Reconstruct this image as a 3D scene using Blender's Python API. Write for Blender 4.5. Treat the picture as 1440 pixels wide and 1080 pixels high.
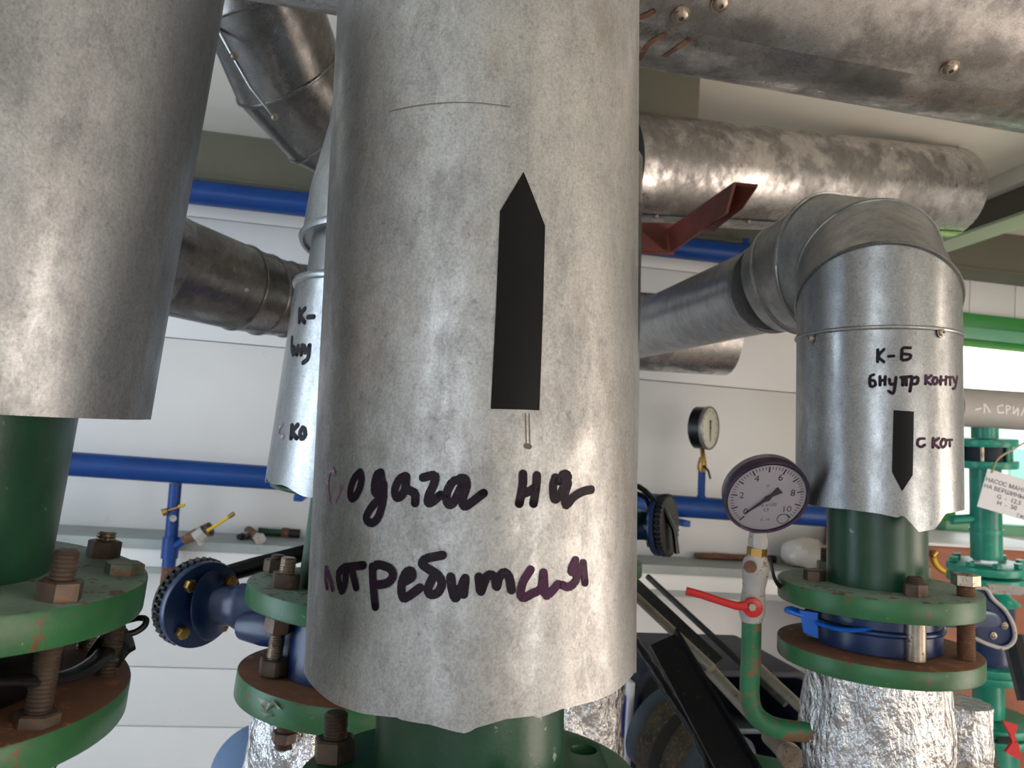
import bpy, bmesh, math, random
from mathutils import Vector, Matrix
random.seed(7)
for o in list(bpy.data.objects): bpy.data.objects.remove(o)
scene = bpy.context.scene
COL = scene.collection
PI = math.pi
R = math.radians
V = Vector

# ------------------------------------------------------------------ camera
F = 1060.0
YAW, PITCH, ROLL = R(8.6), R(4.5), R(4.2)
C = V((0, 0, 1.6))
_f0 = V((math.sin(YAW), math.cos(YAW), 0)); _r0 = V((math.cos(YAW), -math.sin(YAW), 0)); _z = V((0, 0, 1))
FWD = _f0*math.cos(PITCH) + _z*math.sin(PITCH)
_u0 = -_f0*math.sin(PITCH) + _z*math.cos(PITCH)
RIGHT = _r0*math.cos(ROLL) + _u0*math.sin(ROLL)
UP = _u0*math.cos(ROLL) - _r0*math.sin(ROLL)
cd = bpy.data.cameras.new('camera'); cam = bpy.data.objects.new('camera', cd); COL.objects.link(cam)
cd.sensor_width = 36; cd.lens = 36*F/1440; cd.clip_start = 0.02
cam.matrix_world = Matrix(((RIGHT.x, UP.x, -FWD.x, C.x), (RIGHT.y, UP.y, -FWD.y, C.y), (RIGHT.z, UP.z, -FWD.z, C.z), (0, 0, 0, 1)))
cd.dof.use_dof = True; cd.dof.focus_distance = 0.62; cd.dof.aperture_fstop = 14
scene.camera = cam

# ------------------------------------------------------------------ world, lights, exposure
vs = scene.view_settings
vs.view_transform = 'Standard'; vs.look = 'None'; vs.gamma = 1; vs.use_curve_mapping = False
vs.exposure = 0.0
w = bpy.data.worlds.new('sky'); scene.world = w; w.use_nodes = True
bg = w.node_tree.nodes['Background']; bg.inputs[0].default_value = (0.93, 0.97, 1.0, 1); bg.inputs[1].default_value = 2.6

def area(name, loc, look, sx, sy, power, col):
    l = bpy.data.lights.new(name, 'AREA'); l.shape = 'RECTANGLE'; l.size = sx; l.size_y = sy
    l.energy = power; l.color = col
    o = bpy.data.objects.new(name, l); COL.objects.link(o); o.location = loc
    o.rotation_euler = (V(look)-V(loc)).to_track_quat('-Z', 'Z').to_euler()
    return o
# daylight from unseen windows left, right and behind-left, plus an added fill light (room: x -3.2..3.6, y -2.4..3)
area('daylight_left', (-3.1, 0.5, 1.45), (0, 0.5, 1.65), 3.4, 1.7, 84, (0.68, 0.83, 1.0))
area('daylight_right', (3.5, -0.3, 1.35), (0, 0.1, 1.85), 3.2, 1.6, 88, (1.0, 0.84, 0.71))
area('daylight_rear', (-1.6, -2.3, 1.7), (-1.6, 0, 1.65), 1.3, 1.3, 20, (0.82, 0.91, 1.0))
area('fill_rear_far', (1.9, -2.3, 1.5), (2.0, 0, 2.3), 1.3, 1.3, 30, (1.0, 0.93, 0.84))  # added fill light, tilted upwards to brighten the ceiling

# ------------------------------------------------------------------ geometry from the photograph's rays
def ray(px, py):
    return (FWD*F + RIGHT*(px-720) + UP*(540-py)).normalized()
def P(px, py, d):
    return C + (FWD*F + RIGHT*(px-720) + UP*(540-py))*(d/F)
def onplane(px, py, p, n):
    r = ray(px, py); return C + r*((V(p)-C).dot(n)/r.dot(n))
WALL = 3.0
def onwall(px, py, off=0.0):
    return onplane(px, py, (0, WALL-off, 0), V((0, 1, 0)))

class Cyl:
    def __init__(s, pt, a, r):
        s.a = a.normalized(); s.r = r
        s.o = pt + s.a*((C-pt).dot(s.a))          # axis point nearest the camera
        s.e1 = (C-s.o).normalized(); s.e2 = s.a.cross(s.e1)
        s.H = (C-s.o).length
    def with_r(s, r): return Cyl(s.o, s.a, r)
    def hit(s, px, py):
        d = ray(px, py); dp = d - s.a*d.dot(s.a); q = C-s.o; qp = q - s.a*q.dot(s.a)
        A = dp.dot(dp); B = 2*dp.dot(qp); D = qp.dot(qp)-s.r**2
        disc = max(B*B-4*A*D, 0)
        k = (-B-math.sqrt(disc))/(2*A); h = C+d*k-s.o
        return math.atan2(h.dot(s.e2), h.dot(s.e1)), h.dot(s.a)
    def pt(s, th, t, off=0.0):
        return s.o + s.a*t + (s.e1*math.cos(th)+s.e2*math.sin(th))*(s.r+off)
    def ax(s, t): return s.o + s.a*t
    def t_of(s, px, py):
        d = ray(px, py); b = d.dot(s.a); w0 = C-s.o
        k = (b*s.a.dot(w0)-d.dot(w0))/(1-b*b)
        return (C+d*k-s.o).dot(s.a)
    def mat(s, t, th=0.0):
        e1 = s.e1*math.cos(th)+s.e2*math.sin(th); e2 = s.a.cross(e1); p = s.ax(t)
        return Matrix(((e1.x, e2.x, s.a.x, p.x), (e1.y, e2.y, s.a.y, p.y), (e1.z, e2.z, s.a.z, p.z), (0, 0, 0, 1)))
def cyl_edges(l1, l2, r1, r2, H, hint=None):
    nl = ray(*l1).cross(ray(*l2)).normalized(); nr = ray(*r1).cross(ray(*r2)).normalized()
    a = nl.cross(nr).normalized()
    if hint is None: hint = _z
    if a.dot(hint) < 0: a = -a
    def inner(n, q): return n if n.dot(q) > 0 else -n
    ml = ray(*l1); mr = ray(*r1)
    ql = (ml - a*ml.dot(a)).normalized(); qr = (mr - a*mr.dot(a)).normalized()
    b = (ql+qr).normalized(); half = ql.angle(qr)/2
    return Cyl(C+b*H, a, H*math.sin(half))
def cyl_mid(l, rt, H, a):
    a = a.normalized(); ml, mr = ray(*l), ray(*rt)
    ql = (ml - a*ml.dot(a)).normalized(); qr = (mr - a*mr.dot(a)).normalized()
    return Cyl(C+(ql+qr).normalized()*H, a, H*math.sin(ql.angle(qr)/2))
def cyl_edge(p1, p2, hint, H, r, side):
    """one silhouette line known; side = vector pointing from the axis towards that silhouette"""
    n = ray(*p1).cross(ray(*p2)).normalized()
    if n.dot(side) < 0: n = -n
    a = (hint - n*hint.dot(n)).normalized()
    q = ray(*p1); q = (q - a*q.dot(a)).normalized()
    return Cyl(C + q*math.sqrt(H*H-r*r) - n*r, a, r)

# ------------------------------------------------------------------ materials
MATS = {}
def nodes_of(name):
    m = bpy.data.materials.new(name); m.use_nodes = True
    nt = m.node_tree; return m, nt, nt.nodes['Principled BSDF']
def coords(nt, scale=(1, 1, 1)):
    tc = nt.nodes.new('ShaderNodeTexCoord'); mp = nt.nodes.new('ShaderNodeMapping')
    mp.inputs['Scale'].default_value = scale
    nt.links.new(tc.outputs['Object'], mp.inputs[0]); return mp.outputs[0]
def noise(nt, vec, scale, detail=4, rough=0.55):
    n = nt.nodes.new('ShaderNodeTexNoise'); n.inputs['Scale'].default_value = scale
    n.inputs['Detail'].default_value = detail; n.inputs['Roughness'].default_value = rough
    nt.links.new(vec, n.inputs['Vector']); return n.outputs[0]
def ramp(nt, fac, stops):
    r = nt.nodes.new('ShaderNodeValToRGB'); cr = r.color_ramp
    while len(cr.elements) < len(stops): cr.elements.new(0.5)
    for e, (p, c) in zip(cr.elements, stops):
        e.position = p; e.color = (*c, 1) if len(c) == 3 else c
    nt.links.new(fac, r.inputs[0]); return r.outputs[0]
def g(v): return (v, v, v)
def mix(nt, fac, a, b):
    m = nt.nodes.new('ShaderNodeMix'); m.data_type = 'RGBA'
    for sock, val in ((m.inputs[0], fac), (m.inputs[6], a), (m.inputs[7], b)):
        if isinstance(val, (int, float)): sock.default_value = val
        elif isinstance(val, tuple): sock.default_value = (*val, 1)
        else: nt.links.new(val, sock)
    return m.outputs[2]
def bump(nt, b, h, strength, dist=0.002):
    n = nt.nodes.new('ShaderNodeBump'); n.inputs['Strength'].default_value = strength; n.inputs['Distance'].default_value = dist
    nt.links.new(h, n.inputs['Height'])
    nt.links.new(n.outputs[0], b.inputs['Normal']); return n
def galv(name, base=0.62, tint=(1, 1, 1), rough=(0.30, 0.48), rust=0.0, blotch=1.0, edge=0.11):
    """galvanised sheet: handling patches, fine spangle grain, small dark nicks, optional rust specks"""
    m, nt, b = nodes_of(name)
    v = coords(nt); vs2 = coords(nt, (1, 1, 0.45))
    n1 = noise(nt, v, 7, 7, 0.66); n2 = noise(nt, coords(nt, (1, 1, 0.8)), 520, 5, 0.75); n3 = noise(nt, vs2, 42, 7, 0.72); n5 = noise(nt, v, 150, 4, 0.6)
    T = lambda k: tuple(min(1, base*k*t) for t in tint)
    c1 = ramp(nt, n1, [(0.5-edge, T(0.82-0.12*blotch)), (0.5+edge, T(1.08+0.2*blotch))])
    c1 = mix(nt, min(1, 0.6*blotch), T(1.0), c1)
    def mul(c, f, k):
        q = nt.nodes.new('ShaderNodeMix'); q.data_type = 'RGBA'; q.blend_type = 'MULTIPLY'; q.inputs[0].default_value = k
        nt.links.new(c, q.inputs[6]); nt.links.new(f, q.inputs[7]); return q.outputs[2]
    c1 = mul(c1, ramp(nt, n2, [(0.30, g(0.62)), (0.62, g(1.12))]), 0.8)
    c1 = mul(c1, ramp(nt, n3, [(0.36, g(0.74)), (0.60, g(1.10))]), 0.75)
    c1 = mul(c1, ramp(nt, n5, [(0.30, g(0.55)), (0.40, g(1.0))]), 0.5)
    col = c1
    if rust > 0:
        n4 = noise(nt, coords(nt, (1, 1, 0.6)), 15, 9, 0.82)
        rm = ramp(nt, n4, [(0.57-0.1*rust, g(0)), (0.80-0.1*rust, g(0.55))])
        col = mix(nt, rm, col, (0.26, 0.17, 0.09))
    nt.links.new(col, b.inputs['Base Color'])
    b.inputs['Metallic'].default_value = 0.92
    mm = nt.nodes.new('ShaderNodeMath'); mm.operation = 'MULTIPLY_ADD'; mm.inputs[1].default_value = 0.5
    hh = nt.nodes.new('ShaderNodeMath'); hh.operation = 'MULTIPLY'; hh.inputs[1].default_value = 0.5
    nt.links.new(n3, hh.inputs[0]); nt.links.new(n1, mm.inputs[0]); nt.links.new(hh.outputs[0], mm.inputs[2])
    rr = ramp(nt, mm.outputs[0], [(0.40, g(rough[1])), (0.60, g(rough[0]))]); nt.links.new(rr, b.inputs['Roughness'])
    h1 = nt.nodes.new('ShaderNodeMath'); h1.operation = 'MULTIPLY'; h1.inputs[1].default_value = 0.12
    nt.links.new(n3, h1.inputs[0])
    add = nt.nodes.new('ShaderNodeMath'); add.operation = 'ADD'
    nb = noise(nt, v, 11, 3); nt.links.new(nb, add.inputs[0]); nt.links.new(h1.outputs[0], add.inputs[1])
    bump(nt, b, add.outputs[0], 0.4, 0.004)
    return m
def paint(name, col, chip=None, chipamt=0.0, rough=0.35, scale=60, var=0.25, metal=0.0, bmp=0.2, spec=0.5, chip2=None):
    m, nt, b = nodes_of(name); v = coords(nt)
    n1 = noise(nt, v, scale*0.25, 5); dark = tuple(c*(1-var) for c in col); lite = tuple(min(1, c*(1+var)) for c in col)
    c = ramp(nt, n1, [(0.35, dark), (0.65, lite)])
    n2 = noise(nt, v, scale, 7, 0.7)
    if chip:
        k = ramp(nt, n2, [(0.66-0.3*chipamt, g(0)), (0.70-0.3*chipamt, g(1))]); c = mix(nt, k, c, chip)
    if chip2:
        n3 = noise(nt, v, scale*2.3, 6, 0.8); k = ramp(nt, n3, [(0.64, g(0)), (0.70, g(1))]); c = mix(nt, k, c, chip2)
    nt.links.new(c, b.inputs['Base Color'])
    b.inputs['Roughness'].default_value = rough; b.inputs['Metallic'].default_value = metal
    b.inputs['Specular IOR Level'].default_value = spec
    if bmp: bump(nt, b, n2, bmp, 0.002)
    return m
def M(k): return MATS[k]
MATS.update(
    galv_main=galv('galvanised sheet, worn', 0.43, (0.99, 0.985, 0.97), (0.36, 0.60), rust=0.35, blotch=0.6),
    galv_left=galv('galvanised sheet, dull', 0.34, (0.93, 0.965, 1.0), (0.38, 0.60), rust=0.0, blotch=0.8),
    galv_k=galv('galvanised sheet, clean', 0.37, (0.97, 0.99, 1.0), (0.27, 0.40), blotch=0.5),
    galv_dark=galv('galvanised sheet, dusty', 0.19, (1.0, 0.97, 0.95), (0.22, 0.42), blotch=1.3),  # same sheet with a darker base colour
    galv_duct=galv('galvanised sheet, stained', 0.42, (1.0, 0.96, 0.93), (0.20, 0.55), rust=0.15, blotch=1.5, edge=0.05),
    green=paint('dark green paint', (0.010, 0.058, 0.027), (0.30, 0.36, 0.34), 0.02, 0.33, 55),
    green_flange=paint('flange green paint', (0.018, 0.105, 0.034), (0.13, 0.05, 0.02), 0.22, 0.38, 60, chip2=(0.22, 0.34, 0.27)),
    flange_top=paint('dusty flange face', (0.15, 0.22, 0.17), (0.10, 0.05, 0.03), 0.35, 0.6, 70, chip2=(0.05, 0.16, 0.08)),
    rust_face=paint('rusty flange face', (0.13, 0.055, 0.028), (0.25, 0.10, 0.04), 0.3, 0.8, 40, 0.4),
    bolt=paint('rusted bolt steel', (0.10, 0.072, 0.055), (0.17, 0.075, 0.038), 0.28, 0.5, 140, 0.35, 0.55),
    bolt_bright=paint('zinc bolt steel', (0.42, 0.36, 0.29), (0.20, 0.10, 0.05), 0.3, 0.35, 140, 0.3, 0.85),
    bolt_green=paint('bolt with green paint', (0.13, 0.16, 0.11), (0.20, 0.10, 0.06), 0.4, 0.55, 120, 0.3, 0.2),
    teal=paint('teal green paint', (0.01, 0.25, 0.17), (0.25, 0.55, 0.52), 0.06, 0.3, 40),
    blue=paint('blue pipe paint', (0.003, 0.046, 0.22), None, 0, 0.38, 40, 0.12, bmp=0.06, spec=0.35),
    blue_valve=paint('blue valve paint', (0.008, 0.026, 0.095), (0.06, 0.06, 0.07), 0.05, 0.3, 60),
    blue_bright=paint('bright blue plastic', (0.01, 0.12, 0.55), None, 0, 0.3, 40, 0.1, bmp=0.05),
    navy=paint('navy housing paint', (0.012, 0.018, 0.032), None, 0, 0.5, 20, 0.2, bmp=0.05, spec=0.3),
    slate=paint('slate motor paint', (0.05, 0.075, 0.10), (0.14, 0.16, 0.17), 0.05, 0.4, 60),
    cobalt=paint('cobalt panel', (0.03, 0.035, 0.38), None, 0, 0.4, 20, 0.05, bmp=0),
    white=paint('white enamel', (0.72, 0.72, 0.74), None, 0, 0.4, 20, 0.04, bmp=0),
    black=paint('black paint', (0.005, 0.005, 0.006), (0.025, 0.025, 0.025), 0.1, 0.28, 120, 0.3, spec=0.35),
    black_dirty=paint('dusty black steel', (0.005, 0.005, 0.006), (0.03, 0.03, 0.028), 0.1, 0.35, 110, 0.3, spec=0.3, chip2=(0.08, 0.08, 0.08)),
    rubber=paint('black rubber', (0.012, 0.013, 0.012), None, 0, 0.6, 80),
    ink=paint('purple black marker', (0.008, 0.002, 0.008), (0.035, 0.008, 0.032), 0.25, 0.5, 160, 0.4, bmp=0, spec=0.2),
    ink_purple=paint('purple marker', (0.055, 0.010, 0.045), (0.015, 0.004, 0.014), 0.3, 0.5, 160, 0.4, bmp=0, spec=0.2),
    ink_faded=paint('faded pink marker', (0.33, 0.20, 0.31), (0.5, 0.44, 0.46), 0.4, 0.45, 160, 0.2, 0.5, bmp=0),
    tape=paint('black tape', (0.003, 0.003, 0.003), None, 0, 0.38, 60, 0.2, bmp=0.05, spec=0.18),
    stain=paint('brown glue stain', (0.13, 0.095, 0.05), None, 0, 0.5, 60, 0.2, bmp=0),
    redoxide=paint('red oxide primer', (0.115, 0.02, 0.011), (0.07, 0.02, 0.015), 0.2, 0.55, 50, 0.3),  # primer colour lowered to stand for the bracket's shade
    red=paint('red lever', (0.55, 0.012, 0.015), None, 0, 0.35, 40, 0.08, bmp=0.05),
    yellow=paint('yellow lever', (0.75, 0.50, 0.02), None, 0, 0.4, 40, 0.1, bmp=0.05),
    brass=paint('brass', (0.45, 0.27, 0.08), (0.2, 0.13, 0.06), 0.2, 0.35, 90, 0.2, 0.9),
    putty=paint('white sealed fitting', (0.42, 0.40, 0.38), (0.22, 0.11, 0.05), 0.25, 0.55, 90, 0.15),
    rust=paint('rust', (0.15, 0.07, 0.04), (0.30, 0.16, 0.08), 0.3, 0.8, 90, 0.3),
    rust_green=paint('green tube with rust', (0.02, 0.15, 0.06), (0.19, 0.08, 0.04), 0.45, 0.5, 45, 0.3),
    olive=paint('olive steel beam', (0.115, 0.11, 0.078), None, 0, 0.55, 12, 0.08, bmp=0),
    palegreen=paint('pale green beam edge', (0.50, 0.60, 0.44), None, 0, 0.5, 12, 0.05, bmp=0),
    wall=paint('white wall panel', (0.76, 0.755, 0.745), (0.70, 0.695, 0.685), 0.0, 0.42, 9, 0.03, bmp=0.03),
    ceil=paint('cream ceiling', (0.84, 0.81, 0.72), None, 0, 0.6, 8, 0.03, bmp=0),
    floor=paint('grey floor', (0.42, 0.40, 0.38), None, 0, 0.6, 8, 0.1),
    ledge=paint('grey green ledge', (0.33, 0.36, 0.35), (0.2, 0.2, 0.18), 0.05, 0.5, 30, 0.08, bmp=0.05),
    grout=paint('panel joint', (0.62, 0.60, 0.57), None, 0, 0.7, 20, 0.05, bmp=0),
    frame=paint('green window frame', (0.03, 0.25, 0.05), None, 0, 0.35, 30, 0.1, bmp=0.03),
    frame_pale=paint('pale green window frame', (0.15, 0.42, 0.25), None, 0, 0.35, 30, 0.1, bmp=0.03),
    greypipe=paint('pale grey pipe', (0.38, 0.36, 0.34), None, 0, 0.5, 20, 0.08, bmp=0.05),
    dial=paint('gauge dial', (0.36, 0.31, 0.36), None, 0, 0.6, 20, 0.03, bmp=0, spec=0.2),
    dial_white=paint('white gauge dial', (0.78, 0.74, 0.66), None, 0, 0.6, 20, 0.03, bmp=0),
    print=paint('black print', (0.03, 0.02, 0.03), None, 0, 0.6, 20, 0, bmp=0),
    bezel=paint('gauge bezel', (0.075, 0.05, 0.085), (0.2, 0.18, 0.2), 0.1, 0.3, 80, 0.2, 0.7),
    case=paint('worn gauge case', (0.30, 0.28, 0.27), (0.12, 0.10, 0.08), 0.25, 0.4, 120, 0.2, 0.7),
    card=paint('white card', (0.74, 0.74, 0.76), None, 0, 0.7, 20, 0.02, bmp=0),
    string=paint('string', (0.45, 0.36, 0.22), None, 0, 0.8, 60),
    brown=paint('brown painted steel', (0.30, 0.10, 0.05), None, 0, 0.5, 30, 0.2),
    plastic=paint('white plastic sack', (0.66, 0.62, 0.56), (0.5, 0.47, 0.43), 0.1, 0.5, 15, 0.1, bmp=0.5),
    netting=paint('wire netting', (0.07, 0.062, 0.045), (0.15, 0.13, 0.09), 0.35, 0.6, 160, 0.3, 0.3),
    conduit=paint('dusty steel rod', (0.26, 0.24, 0.19), (0.14, 0.12, 0.1), 0.2, 0.5, 60, 0.2, 0.5),
    rod_dark=paint('dark steel rod', (0.03, 0.03, 0.03), (0.1, 0.09, 0.08), 0.2, 0.45, 60, 0.2, 0.4),
    tank=paint('pale blue tank', (0.10, 0.17, 0.30), None, 0, 0.4, 20, 0.1, bmp=0.03),
    house=paint('white house wall', (0.8, 0.8, 0.82), None, 0, 0.8, 5, 0.03, bmp=0),
    housewin=paint('pale teal glazing', (0.30, 0.52, 0.52), None, 0, 0.2, 5, 0.03, bmp=0),
    lawn=paint('grass', (0.25, 0.40, 0.08), (0.45, 0.55, 0.2), 0.2, 0.9, 6, 0.3),
)
def mk_foil():
    m, nt, b = nodes_of('crumpled foil'); v = coords(nt)
    b.inputs['Base Color'].default_value = (0.60, 0.595, 0.60, 1); b.inputs['Metallic'].default_value = 1
    b.inputs['Roughness'].default_value = 0.15
    n = noise(nt, coords(nt, (1, 1, 0.5)), 60, 5, 0.55); bump(nt, b, n, 1.0, 0.014); return m
MATS['foil'] = mk_foil()
def mk_glass():
    m, nt, b = nodes_of('window glass')
    b.inputs['Transmission Weight'].default_value = 1; b.inputs['Roughness'].default_value = 0.0; b.inputs['IOR'].default_value = 1.02
    b.inputs['Base Color'].default_value = (0.97, 1, 0.98, 1); return m
MATS['glass'] = mk_glass()
def mk_film():
    m, nt, b = nodes_of('clear plastic scrap')
    b.inputs['Transmission Weight'].default_value = 0.75; b.inputs['Roughness'].default_value = 0.25; b.inputs['IOR'].default_value = 1.2
    b.inputs['Base Color'].default_value = (0.8, 0.77, 0.72, 1); return m
MATS['film'] = mk_film()

# ------------------------------------------------------------------ object helpers
WM = {}
def link(name, me, mat=None, parent=None, M4=None, smooth=38):
    if mat is not None and not me.materials: me.materials.append(MATS[mat] if isinstance(mat, str) else mat)
    o = bpy.data.objects.new(name, me); COL.objects.link(o)
    place(o, M4 if M4 is not None else Matrix.Identity(4), parent)
    return o
def place(o, M4, parent=None):
    WM[o.name] = M4.copy()
    if parent is not None:
        o.parent = parent; o.matrix_parent_inverse = WM[parent.name].inverted()
    o.matrix_basis = M4
def finish(me, smooth=38):
    if smooth:
        for p in me.polygons: p.use_smooth = True
        me.set_sharp_from_angle(angle=R(smooth))
    me.validate(); me.update(); return me
def mesh(name, verts, faces, smooth=38):
    me = bpy.data.meshes.new(name); me.from_pydata([tuple(v) for v in verts], [], faces)
    bm = bmesh.new(); bm.from_mesh(me); bmesh.ops.recalc_face_normals(bm, faces=bm.faces); bm.to_mesh(me); bm.free()
    return finish(me, smooth)
def world(name, verts, faces, mat, parent=None, smooth=38):
    """verts in world space; origin is moved to the mesh's own centre"""
    n = len(verts); c = V((0, 0, 0))
    lo = V((min(v[i] for v in verts) for i in range(3))); hi = V((max(v[i] for v in verts) for i in range(3)))
    c = V(((lo.x+hi.x)/2, (lo.y+hi.y)/2, lo.z))
    me = mesh(name, [V(v)-c for v in verts], faces, smooth)
    return link(name, me, mat, parent, Matrix.Translation(c))
def tag(o, label, cat, group=None, kind=None):
    if label: o['label'] = label
    if cat: o['category'] = cat
    if group: o['group'] = group
    if kind: o['kind'] = kind
    return o
def thing(name, loc, label, cat, group=None):
    o = bpy.data.objects.new(name, None); COL.objects.link(o); o.empty_display_size = 0.05
    place(o, Matrix.Translation(V(loc))); tag(o, label, cat, group); return o
def frame_of(d):
    d = d.normalized(); u = d.cross(_z)
    if u.length < 0.1: u = d.cross(V((1, 0, 0)))
    u.normalize(); return u, d.cross(u)
def tube_vf(pts, rad, seg=32, cap=True, squash=None):
    pts = [V(p) for p in pts]; n = len(pts)
    rad = rad if isinstance(rad, (list, tuple)) else [rad]*n
    vs_, fs = [], []; u = None
    for i, p in enumerate(pts):
        d = ((pts[min(i+1, n-1)]-p).normalized() + (p-pts[max(i-1, 0)]).normalized()).normalized()
        if u is None: u, v = frame_of(d)
        else:
            u = (u - d*u.dot(d)).normalized(); v = d.cross(u)
        for k in range(seg):
            t = 2*PI*k/seg; s1, s2 = squash if squash else (1, 1)
            vs_.append(p + (u*math.cos(t)*s1+v*math.sin(t)*s2)*rad[i])
    for i in range(n-1):
        for k in range(seg):
            k2 = (k+1) % seg; fs.append((i*seg+k, i*seg+k2, (i+1)*seg+k2, (i+1)*seg+k))
    if cap: fs.append(tuple(range(seg))[::-1]); fs.append(tuple((n-1)*seg+k for k in range(seg)))
    return vs_, fs
def tube(name, pts, rad, mat, parent=None, seg=32, cap=True, squash=None, smooth=38):
    a, b = tube_vf(pts, rad, seg, cap, squash); return world(name, a, b, mat, parent, smooth)
def spline(pts, n=6):
    pts = [V(p) for p in pts]; q = [2*pts[0]-pts[1]]+pts+[2*pts[-1]-pts[-2]]; out = []
    for i in range(1, len(q)-2):
        p0, p1, p2, p3 = q[i-1:i+3]
        for k in range(n):
            t = k/n
            out.append(0.5*((2*p1)+(p2-p0)*t+(2*p0-5*p1+4*p2-p3)*t*t+(3*p1-p0-3*p2+p3)*t**3))
    out.append(pts[-1]); return out
def shell(name, cy, t0, t1, mat, parent, seg=128, thick=0.0012, bottom=None, top=None, ro=0.0, nz=2, wob=0.0, seed=1):
    """open sheet-metal cylinder with thickness; bottom/top(theta) give their own axial position"""
    rnd = random.Random(seed); ph = [rnd.uniform(0, 6.28) for _ in range(6)]
    vs_, fs = [], []
    for side in (0, 1):
        for j in range(nz+1):
            for k in range(seg):
                th = -PI + 2*PI*k/seg
                b = bottom(th) if bottom else t0; e = top(th) if top else t1
                w_ = wob*(math.sin(3*th+ph[0]+4*j/nz)+0.6*math.sin(5*th+ph[1]-6*j/nz)+0.4*math.sin(9*th+ph[2]+9*j/nz)) if wob else 0
                vs_.append(cy.pt(th, b+(e-b)*j/nz, ro+w_-(thick if side else 0)))
    N = (nz+1)*seg
    for side in (0, 1):
        for j in range(nz):
            for k in range(seg):
                k2 = (k+1) % seg; a = side*N+j*seg
                fs.append((a+k, a+k2, a+seg+k2, a+seg+k))
    for k in range(seg):
        k2 = (k+1) % seg
        fs.append((k, k2, N+k2, N+k)); fs.append((nz*seg+k, nz*seg+k2, N+nz*seg+k2, N+nz*seg+k))
    return world(name, vs_, fs, mat, parent, 40)
def ring(name, cy, t, minor, mat, parent, ro=0.0, seg=96, squash=1.0):
    vs_, fs = [], []; m_ = 8
    for k in range(seg):
        th = 2*PI*k/seg
        for j in range(m_):
            ph = 2*PI*j/m_; vs_.append(cy.pt(th, t+minor*squash*math.sin(ph), ro+minor*math.cos(ph)))
    for k in range(seg):
        for j in range(m_):
            k2 = (k+1) % seg; j2 = (j+1) % m_; fs.append((k*m_+j, k2*m_+j, k2*m_+j2, k*m_+j2))
    return world(name, vs_, fs, mat, parent, 60)
def lathe_mesh(name, prof, seg=48, smooth=38):
    vs_, fs = [], []
    for r_, z_ in prof:
        for k in range(seg):
            t = 2*PI*k/seg; vs_.append(V((r_*math.cos(t), r_*math.sin(t), z_)))
    n = len(prof)
    for i in range(n-1):
        for k in range(seg):
            k2 = (k+1) % seg; fs.append((i*seg+k, i*seg+k2, (i+1)*seg+k2, (i+1)*seg+k))
    fs.append(tuple(range(seg))[::-1]); fs.append(tuple((n-1)*seg+k for k in range(seg)))
    return mesh(name, vs_, fs, smooth)
def plate_mesh(name, loops, thick, bev=0.0015, smooth=38):
    """flat plate (with holes) from 2D loops, thickness along +z starting at z=0"""
    cu = bpy.data.curves.new(name, 'CURVE'); cu.dimensions = '2D'; cu.fill_mode = 'BOTH'
    cu.extrude = max(thick/2-bev, 0.00005); cu.bevel_depth = bev; cu.bevel_resolution = 1; cu.offset = -bev
    for lp in loops:
        s = cu.splines.new('POLY'); s.points.add(len(lp)-1)
        for p, q in zip(s.points, lp): p.co = (q[0], q[1], 0, 1)
        s.use_cyclic_u = True
    o = bpy.data.objects.new('tmp', cu); COL.objects.link(o)
    dg = bpy.context.evaluated_depsgraph_get(); me = bpy.data.meshes.new_from_object(o.evaluated_get(dg))
    bpy.data.objects.remove(o); me.name = name; me.materials.clear()
    bm = bmesh.new(); bm.from_mesh(me); bmesh.ops.remove_doubles(bm, verts=bm.verts, dist=1e-6)
    for v in bm.verts: v.co.z += thick/2
    bmesh.ops.recalc_face_normals(bm, faces=bm.faces); bm.to_mesh(me); bm.free()
    return finish(me, smooth)
def circ(r, n=96, cx=0, cy=0): return [(cx+r*math.cos(2*PI*k/n), cy+r*math.sin(2*PI*k/n)) for k in range(n)]
def text_mesh(s, size):
    cu = bpy.data.curves.new('text', 'FONT'); cu.body = s; cu.size = size; cu.align_x = 'CENTER'; cu.align_y = 'CENTER'; cu.resolution_u = 3
    o = bpy.data.objects.new('tmp', cu); COL.objects.link(o)
    dg = bpy.context.evaluated_depsgraph_get(); me = bpy.data.meshes.new_from_object(o.evaluated_get(dg))
    bpy.data.objects.remove(o); me.materials.clear(); return me
def basis(x, y, z, p):
    return Matrix(((x.x, y.x, z.x, p.x), (x.y, y.y, z.y, p.y), (x.z, y.z, z.z, p.z), (0, 0, 0, 1)))
def boxm(name, sx, sy, sz, bev=0.003):
    bm = bmesh.new(); bmesh.ops.create_cube(bm, size=1)
    for v in bm.verts: v.co = V((v.co.x*sx, v.co.y*sy, v.co.z*sz+sz/2))
    if bev: bmesh.ops.bevel(bm, geom=bm.edges[:], offset=bev, segments=2, affect='EDGES', profile=0.5)
    me = bpy.data.meshes.new(name); bm.to_mesh(me); bm.free(); return finish(me, 30)
def box(name, lo, hi, mat, parent=None, bev=0.003):
    lo, hi = V(lo), V(hi); s = hi-lo
    return link(name, boxm(name, s.x, s.y, s.z, bev), mat, parent, Matrix.Translation(V(((lo.x+hi.x)/2, (lo.y+hi.y)/2, lo.z))))
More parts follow.
